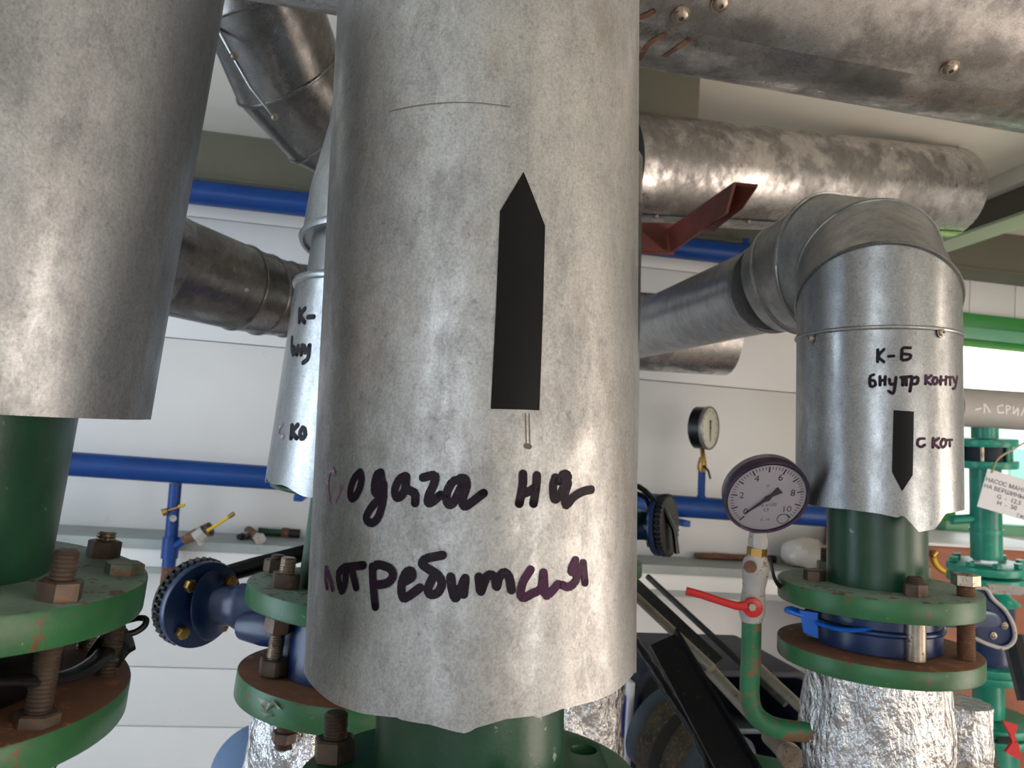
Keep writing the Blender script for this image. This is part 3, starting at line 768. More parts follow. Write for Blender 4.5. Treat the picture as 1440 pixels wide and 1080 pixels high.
for a in (0.62, 2.2, 3.76, 5.3):
    p = dc + xx*0.043*math.cos(a+0.3) + yy*0.043*math.sin(a+0.3)
    link('nut', hexp(0.015, 0.010), 'brass', vk, basis(xx, yy, nn_, p-nn_*0.011))
tube('lever', [P(322, 806, 1.06), P(360, 795, 1.07), P(400, 785, 1.08), P(450, 772, 1.10)], 0.012, 'black', vk, 12, squash=(0.45, 1))
lowk = thing('foil_wrapped_pipe', CK.ax(-1.0), 'foil wrapped pipe under the flange with clear plastic scraps, below the navy neck valve', 'pipe')
flange('flange', lowk, CK, 0.137, tkl, 0.031, 'green_flange', 'rust_face')
foilpipe('foil_wrap', CK.with_r(0.09), tkl-0.75, tkl-0.0312, 0.112, lowk, 5, 0.10)
bb = bolt_at(lowk, CK, th_at(CK, RBK, 384, 985, tkl), RBK, tkl-0.060, tkl-0.032, 0.019, 'bolt', (tkl-0.040-0.012,), 0.024, 0.012)
# scrap of clear plastic stuck to the flange edge
fv, ff = [], []
for j in range(7):
    for k in range(5):
        p = P(362+14*k/4*2.2+j*3.0, 985+j*6.5, 0.838-0.006*((k*3+j*5) % 4)+0.01*(j/6))
        fv.append(p + RIGHT*0.002*math.sin(j*2.1+k)+UP*0.003*math.cos(k*1.7+j))
for j in range(6):
    for k in range(4): fv_ = j*5+k; ff.append((fv_, fv_+1, fv_+6, fv_+5))
world('plastic_scrap', fv, ff, 'film', lowk, 0)

# ------------------------------------------------------------------ rear riser behind the main pipe
CR = cyl_edge((903, 290), (897, 660), _z, 1.42, 0.1175, RIGHT)
rr_ = thing('rear_riser', CR.ax(-0.4), 'galvanised riser hidden behind the main pipe, only its right edge showing', 'pipe')
r_b = CR.hit(830, 660)[1]; r_t = CR.hit(840, 265)[1]
shell('jacket', CR, r_b, r_t, 'galv_k', rr_, 72, 0.0012, nz=2)
gored(rr_, [CR.ax(r_t), CR.ax(r_t+0.06), CR.ax(r_t+0.10)+V((-0.03, 0, 0)), CR.ax(r_t+0.14)+V((-0.12, 0, 0))], [0.1175]*4, 'galv_k', 48, (0,), 0.003)
trf = CR.with_r(0.13).hit(840, 722)[1]; trl = trf-0.095
tube('green_pipe', [CR.ax(trf-0.01), CR.ax(r_b+0.03)], 0.07, 'green', rr_, 40)
flange('flange', rr_, CR, 0.128, trf, 0.024, 'green_flange')
vr = thing('butterfly_valve', CR.ax(trl), 'blue neck valve with round plate and black lever poking past the main pipe', 'valve')
shell('valve_body', CR.with_r(0.09), trl+0.0015, trf-0.0255, 'blue_valve', vr, 48, 0.03, nz=1)
ax2 = (RIGHT*0.86 - FWD*0.50 + UP*0.05).normalized()
x2, y2, n2_ = disc_frame(ax2); dc2 = P(926, 738, 1.36)
tube('valve_neck', [CR.ax((trl+trf)/2)*0.3+P(860, 735, 1.38)*0.7, P(905, 739, 1.37), P(915, 739, 1.365), dc2], [0.026, 0.026, 0.03, 0.038], 'blue_valve', vr, 28)
link('valve_plate', plate_mesh('valve_plate', [circ(0.055, 56)], 0.012, 0.002), 'blue_valve', vr, basis(x2, y2, n2_, dc2-n2_*0.004))
link('notched_plate', plate_mesh('notched_plate', [[(p[0]*0.93, p[1]*0.93) for p in teeth]], 0.011, 0.0008, 25), 'rubber', vr, basis(x2, y2, n2_, dc2+n2_*0.010))
for a in (0.6, 2.2, 3.9, 5.4):
    link('nut', hexp(0.014, 0.008), 'brass', vr, basis(x2, y2, n2_, dc2+x2*0.04*math.cos(a)+y2*0.04*math.sin(a)-n2_*0.0115))
tube('lever', [P(952, 778, 1.33), P(948, 745, 1.335), P(934, 716, 1.335), P(907, 690, 1.35), P(898, 684, 1.36)], 0.011, 'black', vr, 12, squash=(1, 0.45))
tube('lever_loop', spline([P(896, 694, 1.36), P(908, 701, 1.35), P(914, 712, 1.34), P(924, 714, 1.335)], 5), 0.004, 'black', vr, 8)
lowr = thing('foil_wrapped_pipe', CR.ax(-1.2), 'grey wrapped pipe just showing past the ragged hem of the main jacket', 'pipe')
flange('flange', lowr, CR, 0.128, trl, 0.024, 'green_flange')
foilpipe('foil_wrap', CR.with_r(0.09), trl-0.7, trl-0.0245, 0.098, lowr, 8, 0.08)

# ------------------------------------------------------------------ right riser with elbow
CQ = cyl_mid((1119, 580), (1355.5, 580), 1.08, _z-RIGHT*0.035)
qb_pts = sorted([CQ.hit(*q) for q in ((1120, 704), (1150, 712), (1190, 716), (1235, 722), (1262, 728), (1270, 724), (1292, 748), (1315, 744), (1330, 722), (1352, 718))])
def bot_q(th):
    if th <= qb_pts[0][0]: return qb_pts[0][1]
    if th >= qb_pts[-1][0]: return qb_pts[-1][1]
    for (a, ta), (b, tb) in zip(qb_pts[:-1], qb_pts[1:]):
        if a <= th <= b: return ta+(tb-ta)*(th-a)/(b-a+1e-9)
qt = CQ.hit(1237, 460)[1]; qe = CQ.hit(1237, 412)[1]
rq = thing('marked_elbow_riser', CQ.ax(qt-0.6), 'galvanised riser with gored elbow, black down arrow and marker letters, ragged hem over green pipe', 'pipe')
shell('jacket', CQ, 0, qt, 'galv_k', rq, 160, 0.0012, nz=24, bottom=bot_q)
ring('seam_bead', CQ, qt, 0.0028, 'galv_k', rq)
CG = cyl_edges((1060, 345), (900, 424), (1113, 459), (900, 505), 1.0, FWD)   # leg running back to the wall
Ld = V((CG.a.x, CG.a.y, CG.a.z)).normalized()
s0 = P(1088, 403, 1.30)
# leg axis: the line through its projected centre line
La = P(1086, 404, 1.30); Lb = P(900, 465, 2.15)
e0 = CQ.ax(qe)
gored(rq, [CQ.ax(qt), CQ.ax(CQ.t_of(1237, 428)), P(1222, 378, 1.12), P(1168, 372, 1.20), P(1112, 393, 1.27), La],
      [CQ.r, CQ.r, CQ.r*1.02, 0.110, 0.094, 0.080], 'galv_k', 96, (1, 2, 3, 4), 0.0032)
gored(rq, [La, La+(Lb-La)*0.6, La+(Lb-La)*1.12], [0.076, 0.0765, 0.077], 'galv_k', 72, (0,), 0.004, 'leg_sheet')
for px, py in ((1142, 476), (1322, 468)):
    th, t = CQ.hit(px, py); screw(rq, CQ.pt(th, t, 0.001), CQ.pt(th, t)-CQ.ax(t), 0.0045)
tq3 = lambda q: (1180+q[0]*260/1003, 440+q[1]*280/1080)
strokes('lettering', CQ, [[(210, 200), (208, 265)], [(243, 198), (213, 235), (242, 266)], [(268, 236), (296, 234)],
    [(386, 190), (345, 192), (340, 222), (340, 255), (378, 250), (386, 228), (342, 222)],
    [(188, 335), (168, 348), (170, 398), (196, 392), (192, 370), (172, 366)], [(221, 345), (222, 392)], [(221, 370), (249, 362)], [(250, 345), (248, 390)],
    [(272, 360), (278, 388), (302, 382)], [(308, 350), (302, 400), (292, 436), (268, 425)],
    [(335, 350), (392, 345)], [(345, 350), (345, 392)], [(364, 350), (364, 392)],
    [(396, 350), (384, 425)], [(394, 356), (426, 350), (422, 383), (390, 386)]], 0.0036, 'ink', rq, tq3)
strokes('lettering', CQ, [
    [(471, 340), (468, 386)], [(500, 340), (472, 365), (496, 388)],
    [(516, 350), (508, 370), (518, 388), (535, 372), (528, 352), (516, 350)],
    [(553, 345), (550, 388)], [(550, 366), (579, 364)], [(581, 345), (578, 388)],
    [(588, 350), (616, 348)], [(602, 350), (602, 390)], [(620, 352), (627, 376)], [(640, 345), (630, 403), (616, 412)],
    ], 0.0032, 'ink_purple', rq, tq3)
strokes('lettering', CQ, [
    [(462, 682), (432, 685), (425, 715), (445, 727), (464, 716)],
    [(511, 680), (508, 730)], [(541, 680), (512, 705), (541, 732)],
    [(562, 685), (551, 710), (563, 730), (580, 710), (574, 686), (562, 685)], [(588, 690), (612, 688)], [(600, 690), (600, 722)]], 0.0032, 'ink_purple', rq, tq3)
sticker('arrow_sticker', CQ, [tq3(q) for q in ((295, 527), (404, 535), (398, 880), (341, 967), (286, 862))], 'tape', rq)
FQ = CQ.with_r(0.118); RBQ = 0.096
tqf = FQ.hit(1265, 846)[1]; tql = FQ.hit(1228, 937)[1]
tube('green_pipe', [CQ.ax(tqf-0.01), CQ.ax(CQ.hit(1237, 690)[1])], 0.0585, 'green', rq, 64)
shell('insulation', CQ.with_r(CQ.r-0.004), CQ.hit(1237, 700)[1], CQ.hit(1237, 680)[1], 'rubber', rq, 48, 0.04, nz=1)
flange('flange', rq, CQ, 0.118, tqf, 0.025, 'green_flange', 'flange_top')
def bq(px, py): return thr_at(CQ, RBQ, px, py, tqf, 0.78)
bolt_at(rq, CQ, bq(1131, 792), RBQ, tql-0.02, tqf+0.03, 0.018, 'bolt', (tqf-0.001,), 0.024, 0.013, 'bolt_green')
bolt_at(rq, CQ, bq(1186, 818), RBQ, tql-0.05, tqf+0.012, 0.018, 'bolt', (tqf-0.001, tqf-0.052, tql+0.004), 0.024, 0.014, rot=0.5)
bolt_at(rq, CQ, bq(1287, 838), RBQ, tql-0.03, tqf+0.022, 0.020, 'bolt', (tqf-0.001,), 0.024, 0.016, rot=0.2)
th_s = bq(1287, 838)
bs = Cyl(CQ.o, CQ.a, RBQ)
bs = CQ.with_r(th_s[1])
tube('spacer_sleeve', [bs.pt(th_s[0], tql+0.001), bs.pt(th_s[0], tqf-0.026)], 0.0112, 'bolt_bright', rq, 28)
bolt_at(rq, CQ, bq(1358, 838), RBQ, tql-0.006, tqf+0.026, 0.020, 'rust', (tqf+0.012,), 0.027, 0.014, 'bolt_bright', rot=0.4)
bolt_at(rq, CQ, bq(1347, 806), RBQ, tql-0.01, tqf+0.05, 0.020, 'rust', (tqf-0.001,), 0.024, 0.018, 'bolt', rot=0.4)

vq = thing('butterfly_valve', CQ.ax(tql), 'blue wafer valve with a bright blue flat lever clamped under the elbow riser', 'valve')
shell('valve_body', CQ.with_r(0.074), tql+0.0015, tqf-0.0265, 'blue_valve', vq, 64, 0.03, nz=3)
ring('body_rib', CQ.with_r(0.074), (tql+tqf)/2-0.01, 0.004, 'blue_valve', vq)
tube('lever', spline([P(1150, 876, 0.920), P(1172, 883, 0.902), P(1195, 886, 0.893), P(1225, 884, 0.893)], 5), 0.0048, 'blue_bright', vq, 12, squash=(1, 0.6))
lp = [P(1124, 858, 0.928), P(1150, 862, 0.922), P(1150, 898, 0.922), P(1130, 889, 0.928)]
nrm = (lp[1]-lp[0]).cross(lp[3]-lp[0]).normalized()
world('lever_grip', lp+[p+nrm*0.004 for p in lp], [(0, 1, 2, 3), (4, 7, 6, 5), (0, 4, 5, 1), (1, 5, 6, 2), (2, 6, 7, 3), (3, 7, 4, 0)], 'blue_bright', vq, 30)
tube('lever_loop', spline([P(1128, 866, 0.93), P(1114, 861, 0.93), P(1106, 858, 0.935), P(1113, 856, 0.94), P(1128, 861, 0.94)], 5), 0.0032, 'blue_bright', vq, 10)
gp = [P(1302, 920, 0.99), P(1320, 903, 1.02), P(1364, 925, 0.985), P(1380, 951, 0.955), P(1376, 956, 0.953), P(1352, 940, 0.945)]
world('gasket_flap', gp+[p-CQ.a*0.003 for p in gp], [tuple(range(6)), tuple(range(11, 5, -1))]+[(i, (i+1) % 6, 6+(i+1) % 6, 6+i) for i in range(6)], 'rod_dark', vq, 20)
lowq = thing('foil_wrapped_pipe', CQ.ax(tql-1.0), 'bulky foil wrapped pipe below the bright blue lever valve', 'pipe')
flange('flange', lowq, CQ, 0.118, tql, 0.022, 'green_flange', 'rust_face')
foilpipe('foil_wrap', CQ.with_r(0.09), tql-0.75, tql-0.0225, 0.080, lowq, 11, 0.10, lambda t: 1.0+0.12*math.sin(3.0*t))
tube('clamp_strap', [P(1312, 990, 1.03), P(1314, 1040, 1.02), P(1334, 1075, 1.01)], 0.008, 'rod_dark', lowq, 10, squash=(1, 0.3))
# second foil bundle by its side
fo = Cyl(P(1345, 1060, 1.25), _z, 0.05)
f2 = thing('foil_bundle', fo.ax(-1.2), 'small foil bundle crammed behind the bulky wrapped pipe', 'insulation')
foilpipe('foil_wrap', fo, fo.t_of(1345, 1400), fo.t_of(1345, 985), 0.048, f2, 15, 0.2)

# ------------------------------------------------------------------ horizontal ducts
wdir = V((1, 0, 0))
CT = cyl_edge((898, 95), (1440, 188), wdir, 1.10, 0.160, -UP)
if CT.a.x < 0: CT = Cyl(CT.o, -CT.a, CT.r)
top = thing('overhead_duct', CT.ax(0), 'stained galvanised duct with big screws along its lap seam, crossing behind the main jacket top', 'duct')
def along(cy, px, py): return cy.t_of(px, py)
ta, tb = along(CT, -150, -160), along(CT, 1650, 90)
tube('jacket', [CT.ax(ta+(tb-ta)*k/8) for k in range(9)], CT.r, 'galv_duct', top, 120)
# lap: lower sheet edge overlapping, with screws
th1, tA = CT.hit(905, 30); th2, tB = CT.hit(1436, 131)
lf = []
lv = []
sgn = 1 if CT.hit(1170, 20)[0] > CT.hit(1170, 75)[0] else -1
for side in (0.0022, 0.0002):
    for k in range(25):
        t = ta+(tb-ta)*k/24; u_ = (t-tA)/(tB-tA); th = th1+(th2-th1)*u_
        for j in range(13): lv.append(CT.pt(th+sgn*1.6*j/12, t, side))
N_ = 25*13
for s in (0, N_):
    for k in range(24):
        for j in range(12): a = s+k*13+j; lf.append((a, a+1, a+14, a+13))
for k in range(24): a = k*13; lf.append((a, a+13, N_+a+13, N_+a))
world('lap_sheet', lv, lf, 'galv_duct', top, 40)
for px, py in ((957, 19), (1335, 93), (1012, 3)):
    th, t = CT.hit(px, py); screw(top, CT.pt(th, t, 0.002), CT.pt(th, t)-CT.ax(t), 0.0085)
for q in ([(898, 96-12), (912, 62), (935, 48)], [(935, 78), (955, 65), (968, 56)], [(902, 22), (912, 18), (918, 14)]):
    strokes('rust_streak', CT, [q], 0.0065, 'rust', top, lambda z_: z_, 0.003 if q[0][1] < 40 else 0.0007)
# second duct with cut end
CS = cyl_edges((898, 158), (1330, 205), (900, 315), (1290, 334), 1.9, wdir)
if CS.a.x < 0: CS = Cyl(CS.o, -CS.a, CS.r)
sd = thing('cut_end_duct', CS.ax(0), 'stained galvanised duct ending in a bare cut rim, resting on a red oxide bracket', 'duct')
se = along(CS, 1332, 268)
shell('jacket', CS, along(CS, 868, 235), se, 'galv_duct', sd, 120, 0.002, nz=8)
shell('insulation', CS.with_r(CS.r-0.003), along(CS, 870, 235), se-0.02, 'rubber', sd, 64, 0.05, nz=1)
tube('inner_pipe', [CS.ax(along(CS, 870, 235)), CS.ax(se-0.015)], CS.r-0.05, 'green', sd, 48)
th3, tA3 = CS.hit(918, 303); th4, tB3 = CS.hit(1090, 318)
lv, lf = [], []
for s_ in (0.003, 0.0003):
    for k in range(13):
        t = along(CS, 870, 235)+(se-along(CS, 870, 235))*k/12
        for j in range(3): lv.append(CS.pt(th3+0.05*j-0.03, t, s_))
for s in (0, 39):
    for k in range(12):
        for j in range(2): a = s+k*3+j; lf.append((a, a+1, a+4, a+3))
world('lap_seam', lv, lf, 'galv_k', sd, 30)
for px in (920, 967, 1047):
    th, t = CS.hit(px, 305+(px-920)*0.07); screw(sd, CS.pt(th3, t, 0.003), CS.pt(th3, t)-CS.ax(t), 0.006)
# red oxide bracket (angle iron)
br = thing('support_bracket', P(940, 350, 1.95), 'red oxide angle iron bracket under the cut-end duct', 'bracket')
def prism(name, outline, vec, mat, parent):
    n = len(outline); vs_ = [V(p) for p in outline]+[V(p)+vec for p in outline]
    fs = [tuple(range(n)), tuple(range(2*n-1, n-1, -1))]+[(i, (i+1) % n, n+(i+1) % n, n+i) for i in range(n)]
    return world(name, vs_, fs, mat, parent, 25)
nearA, nearB = P(1030, 268, 1.60), P(1064, 262, 1.60)
prism('angle_web', [P(1032, 256, 1.60), P(1020, 300, 1.62), P(943, 355, 1.98), P(938, 322, 1.98)], RIGHT*0.006, 'redoxide', br)
prism('angle_foot', [P(1034, 256, 1.60), P(1066, 259, 1.59), P(1046, 288, 1.62), P(1003, 322, 1.70), P(990, 320, 1.74)], -UP*0.006+FWD*0.004, 'redoxide', br)
prism('cross_angle', [P(880, 312, 1.98), P(958, 314, 1.98), P(948, 356, 1.99), P(880, 352, 1.99)], FWD*0.006, 'redoxide', br)
prism('cross_angle_foot', [P(880, 352, 1.99), P(948, 356, 1.99), P(944, 350, 2.05), P(880, 346, 2.05)], -UP*0.006, 'redoxide', br)
prism('gusset', [P(898, 320, 1.97), P(936, 354, 1.97), P(898, 352, 1.97)], -RIGHT*0.005+FWD*0.004, 'redoxide', br)
prism('upright', [P(918, 168, 2.14), P(922, 147, 2.14), P(948, 148, 2.14), P(956, 136, 2.14), P(963, 134, 2.14), P(963, 172, 2.14)], FWD*0.006, 'redoxide', br)
# duct end seen below the elbow leg
CW = cyl_edge((900, 521), (1020, 528), wdir, 2.62, 0.14, -UP)
if CW.a.x < 0: CW = Cyl(CW.o, -CW.a, CW.r)
wd_ = thing('low_cut_end_duct', CW.ax(0), 'galvanised duct end showing its curved rim just below the elbow leg', 'duct')
we = along(CW, 1022, 470)
shell('jacket', CW, along(CW, 840, 460), we, 'galv_duct', wd_, 96, 0.002, nz=4)
tube('inner_pipe', [CW.ax(along(CW, 845, 460)), CW.ax(we-0.02)], 0.08, 'rubber', wd_, 40)
for px in (860, 960):
    q = CW.ax(along(CW, px, 460)); box('wall_bracket', (q.x-0.02, q.y-0.02, q.z-0.012), (q.x+0.02, WALL-0.002, q.z+0.012), 'redoxide', wd_, 0.002)
# upper left dark elbow
ul = thing('dark_elbow_duct', P(395, 130, 1.3), 'dark galvanised elbow duct overhead beside the marked riser', 'duct')
gp_ = [P(310, -230, 1.32), P(372, 20, 1.33), P(405, 105, 1.40), P(455, 165, 1.47), P(560, 225, 1.58)]
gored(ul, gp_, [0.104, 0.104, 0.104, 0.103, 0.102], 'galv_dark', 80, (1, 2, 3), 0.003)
sm = [P(306, 40, 1.26), P(327, 78, 1.247), P(352, 122, 1.263), P(385, 164, 1.29)]
tube('lap_seam', sm, 0.0028, 'galv_k', ul, 8)
for px, py, d in ((329, 79, 1.243), (386, 165, 1.285)):
    screw(ul, P(px, py, d), (C-P(px, py, d)).normalized(), 0.0048)
# mid left dark elbow
ml = thing('dark_elbow_duct', P(330, 400, 1.7), 'dark galvanised elbow with rolled collars between the two left risers', 'duct')
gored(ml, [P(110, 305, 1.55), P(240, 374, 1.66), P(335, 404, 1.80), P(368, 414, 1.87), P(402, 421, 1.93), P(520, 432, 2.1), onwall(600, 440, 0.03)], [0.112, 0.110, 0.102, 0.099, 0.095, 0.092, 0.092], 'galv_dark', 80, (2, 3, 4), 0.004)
th_p = P(350, 404, 1.72); screw(ml, P(347, 408, 1.70), (C-th_p).normalized(), 0.0035)

# ------------------------------------------------------------------ wall piping
def onw(px, py, off): return onwall(px, py, off+0.16)
bp = thing('wall_pipe', onw(640, 690, 0.14), 'long blue pipe along the back wall with a gauge riser and a drain branch', 'pipe')
zA = onw(255, 663, 0.14); zB = onw(1030, 717, 0.14)
zB = V((zB.x, zB.y, zB.z)); dirp = (zB-zA)
tube('pipe_run', [zA-dirp*0.9, zA, zB, zA+dirp*1.22], 0.040, 'blue', bp, 48)
for k in range(3):
    q = zA+dirp*(-0.5+0.7*k)
    box('wall_clip', (q.x-0.015, q.y-0.05, q.z-0.07), (q.x+0.015, WALL-0.002, q.z-0.048), 'blue', bp, 0.002)
dp = [onw(247, 680, 0.14), onw(243, 726, 0.14), onw(240, 770, 0.14), onw(237, 797, 0.14)]
tube('drain_branch', dp, [0.020, 0.020, 0.021, 0.022], 'blue', bp, 20)
tube('drain_socket', [onw(241, 755, 0.14), onw(238, 785, 0.14)], 0.027, 'blue', bp, 20)
tube('drain_end', [onw(237.5, 796, 0.14), onw(233, 824, 0.14)], [0.021, 0.019], 'rust', bp, 20)
tube('drain_side_arm', [onw(240, 772, 0.14), onw(262, 758, 0.17)], 0.014, 'blue', bp, 16)
gr = [onw(986, 702, 0.14), onw(987, 664, 0.14)]
tube('gauge_riser', [gr[0], gr[0].lerp(gr[1], 0.15), gr[1]], [0.024, 0.014, 0.014], 'blue', bp, 20)
# upper blue pipe
up_ = thing('high_blue_pipe', onwall(640, 310, 0.12), 'dark blue pipe high on the back wall below the olive channel', 'pipe')
uA = onplane(350, 279, (0, WALL-0.22, 0), V((0, 1, 0))); uB = onplane(990, 352, (0, WALL-0.22, 0), V((0, 1, 0)))
uB = V((uB.x, uB.y, uB.z)); du = uB-uA
tube('pipe_run', [uA-du, uA, uB, uA+du*1.5], 0.044, 'blue', up_, 40)
for k in range(3):
    q = uA+du*(-0.4+0.75*k); box('pipe_hanger', (q.x-0.012, q.y-0.003, q.z+0.04), (q.x+0.012, q.y+0.003, zb0+0.001), 'blue', up_, 0)
# drain cock on the branch
dcx = thing('drain_cock', dp[1], 'brass cock with yellow butterfly handle on the blue drain branch', 'valve')
tube('body', [onw(244, 714, 0.118), onw(243, 742, 0.118)], 0.019, 'blue', dcx, 16)
tube('handle', [onw(229, 721, 0.16), onw(236, 718, 0.16)], [0.013, 0.010], 'brass', dcx, 14)
tube('handle', [onw(251, 712, 0.16), onw(260, 710, 0.16)], 0.008, 'yellow', dcx, 12, squash=(1, 0.6))
tube('handle_bar', [onw(230, 720, 0.16), onw(258, 711, 0.16)], 0.004, 'brass', dcx, 10)
tube('plug', [onw(243.5, 729, 0.17), onw(243.5, 729, 0.13)], 0.011, 'putty', dcx, 14)
bv = thing('hose_tap', onw(280, 752, 0.2), 'sealed tap with a long yellow lever at the end of the drain side arm', 'valve')
tube('body', [onw(260, 759, 0.17), onw(275, 752, 0.19), onw(296, 744, 0.2)], [0.016, 0.020, 0.024], 'rust', bv, 16)
tube('sealed_nut', [onw(276, 757, 0.2), onw(288, 747, 0.2)], 0.025, 'putty', bv, 8)
tube('drip_nozzle', [onw(281, 752, 0.2), onw(284, 766, 0.2)], [0.018, 0.010], 'putty', bv, 12)
tube('collar', [onw(286, 749, 0.2), onw(296, 743, 0.2)], 0.022, 'rubber', bv, 16)
tube('lever', [onw(292, 746, 0.23), onw(310, 735, 0.23), onw(326, 724, 0.23)], [0.011, 0.010, 0.013], 'yellow', bv, 14, squash=(1, 0.5))
tube('lever_cap', [onw(322, 727, 0.235), onw(329, 722, 0.235)], 0.015, 'brass', bv, 14, squash=(1, 0.5))

def gauge(name, cen, n, updir, r, depth, label, casemat, bezmat, dialmat, full, needle_ang):
    t = thing(name, cen-updir*r, label, 'gauge')
    x, y, n = disc_frame(n.normalized(), updir)
    B = lambda off: basis(x, y, n, cen+n*off)
    link('case', lathe_mesh('case', [(r*0.90, -depth), (r*0.97, -depth+0.004), (r*0.97, -0.004), (r*0.9, 0)], 64), casemat, t, B(0))
    rim = lathe_mesh('bezel', [(r*0.975, -0.010), (r*1.0, -0.007), (r*1.0, 0.002), (r*0.97, 0.005), (r*0.92, 0.004), (r*0.905, 0.0)], 72)
    link('bezel', rim, bezmat, t, B(0))
    link('dial', plate_mesh('dial', [circ(r*0.915, 64)], 0.001, 0.0002), dialmat, t, B(0.0003))
    # printed scale
    vv, ff = [], []
    def quad(a, r0, r1, wd):
        c_, s_ = math.cos(a), math.sin(a); b = len(vv)
        for rr, sg in ((r0, -1), (r1, -1), (r1, 1), (r0, 1)): vv.append(V((rr*c_-sg*wd*s_, rr*s_+sg*wd*c_, 0)))
        ff.append((b, b+1, b+2, b+3))
    for k in range(51):
        a = R(225-270*k/50); big = k % 5 == 0
        quad(a, r*(0.70 if big else 0.77), r*0.85, r*(0.017 if big else 0.008))
    link('scale_marks', mesh('scale_marks', vv, ff, 0), 'print', t, B(0.0016))
    if full:
        for v in (0, 2, 4, 6, 8, 10):
            a = R(225-270*v/10); rr = 0.60
            if v in (0, 10): a = R(225-270*v/10)+(-0.12 if v == 0 else 0.16)
            p = V((rr*r*math.cos(a), rr*r*math.sin(a), 0.0016))
            link('numeral', text_mesh(str(v), r*0.24), 'print', t, B(0) @ Matrix.Translation(p))
        for s, yy_, sz in (('kPa x100', -0.20, 0.13), ('2,5', -0.34, 0.12), ('П', 0.32, 0.1), ('0...10', -0.62, 0.10)):
            link('dial_print', text_mesh(s, r*sz), 'print', t, B(0) @ Matrix.Translation((0, yy_*r, 0.0016)))
        link('dial_emblem', plate_mesh('dial_emblem', [circ(r*0.14, 32), circ(r*0.125, 32)], 0.0003, 0.00005), 'print', t, B(0.0014) @ Matrix.Translation((0.42*r, -0.62*r, 0)))
    c_ = needle_ang
    nv = [(0.62, 0.012), (0.62, -0.012), (0.1, -0.035), (0.0, -0.075), (-0.12, -0.035), (-0.36, -0.10), (-0.36, 0.10), (-0.12, 0.035), (0.0, 0.075), (0.1, 0.035)]
    link('needle', plate_mesh('needle', [[(q[0]*r, q[1]*r) for q in nv]], 0.0012, 0.0002), 'print', t, B(0.003) @ Matrix.Rotation(c_, 4, 'Z'))
    link('glass', lathe_mesh('glass', [(r*0.93, 0.0), (r*0.93, 0.001), (0.001, 0.001)], 48), 'glass', t, B(0.0046))
    return t, (x, y, n)
gn = (-FWD*0.62+RIGHT*0.78).normalized()
gc = onw(998, 602, 0.15)
gt, fr_ = gauge('pressure_gauge', gc, gn, UP, 0.082, 0.055, 'black cased gauge with a blank white dial standing on the blue wall pipe', 'black', 'case', 'dial_white', False, R(268))
tube('stem', [gc-UP*0.078-gn*0.03, onw(989, 645, 0.14)], 0.009, 'brass', gt, 14)
ck = thing('gauge_cock', onw(987, 664, 0.14), 'small brass cock with a black lever under the black cased gauge', 'valve')
tube('body', [onw(987, 665, 0.14), onw(987, 658, 0.14), onw(987.5, 650, 0.14), onw(988, 643, 0.14)], [0.012, 0.018, 0.016, 0.012], 'brass', ck, 16)
tube('lever', [onw(990, 655, 0.17), onw(996, 662, 0.18), onw(999, 673, 0.18)], [0.010, 0.008, 0.007], 'black', ck, 12, squash=(1, 0.5))

# near gauge with its ball valve and bent tube
ng = (-ray(1077, 697)*0.86 + RIGHT*0.26 - UP*0.50).normalized()
gcn = P(1078, 699, 0.93)
upd = (UP*0.97-RIGHT*0.05); upd = (upd-ng*upd.dot(ng)).normalized()
tg, fr2 = gauge('pressure_gauge', gcn, ng, upd, 0.0525, 0.022, 'worn gauge with a numbered grey dial reading zero, above a red lever', 'case', 'bezel', 'dial', True, R(219))
tube('stem', [gcn-upd*0.050-ng*0.012, P(1065, 762, 0.95)], [0.009, 0.009], 'brass', tg, 16)
bt = thing('ball_valve', P(1060, 850, 0.96), 'paint-caked ball valve with a long red lever below the numbered gauge', 'valve')
def rock(name, pts, rads, mat, par, seg=20): return tube(name, pts, rads, mat, par, seg)
tube('union', [P(1066, 748, 0.952), P(1066, 757, 0.952), P(1066, 764, 0.952), P(1065, 770, 0.952)], [0.011, 0.013, 0.013, 0.011], 'putty', bt, 8)
tube('brass_nut', [P(1065, 770, 0.952), P(1064, 781, 0.952)], 0.0125, 'brass', bt, 6, smooth=20)
tube('body', [P(1064, 780, 0.953), P(1063, 792, 0.953), P(1062, 806, 0.954), P(1060, 826, 0.955), P(1059, 846, 0.956), P(1057, 860, 0.957), P(1057, 873, 0.957)], [0.012, 0.0165, 0.0165, 0.014, 0.0155, 0.0165, 0.013], 'putty', bt, 14)
tube('side_port', [P(1058, 797, 0.952), P(1054, 797, 0.934)], [0.008, 0.0075], 'rust', bt, 14)
lvx = [P(965, 831, 0.945), P(985, 836, 0.942), P(1015, 846, 0.938), P(1035, 852, 0.936), P(1050, 852, 0.936)]
tube('lever', lvx, [0.0058, 0.0054, 0.0052, 0.0056, 0.007], 'red', bt, 12, squash=(0.8, 0.9))
hubm = plate_mesh('lever_hub', [circ(0.0122, 28)], 0.007, 0.001); xh, yh, nh_ = disc_frame(-FWD)
link('lever_hub', hubm, 'red', bt, basis(xh, yh, nh_, P(1057, 853, 0.94)))
link('lever_nut', hexp(0.009, 0.004), 'bolt_bright', bt, basis(xh, yh, nh_, P(1057, 853, 0.932)))
tube('wire_tie', spline([P(1082, 785, 0.96), P(1086, 800, 0.955), P(1090, 815, 0.96), P(1100, 827, 0.97), P(1122, 834, 0.99)], 6), 0.003, 'rod_dark', bt, 8, squash=(1, 0.4))
gtb = thing('gauge_tube', P(1150, 1030, 0.93), 'bent green tube flaking to rust, feeding the numbered gauge from the foil pipe', 'pipe')
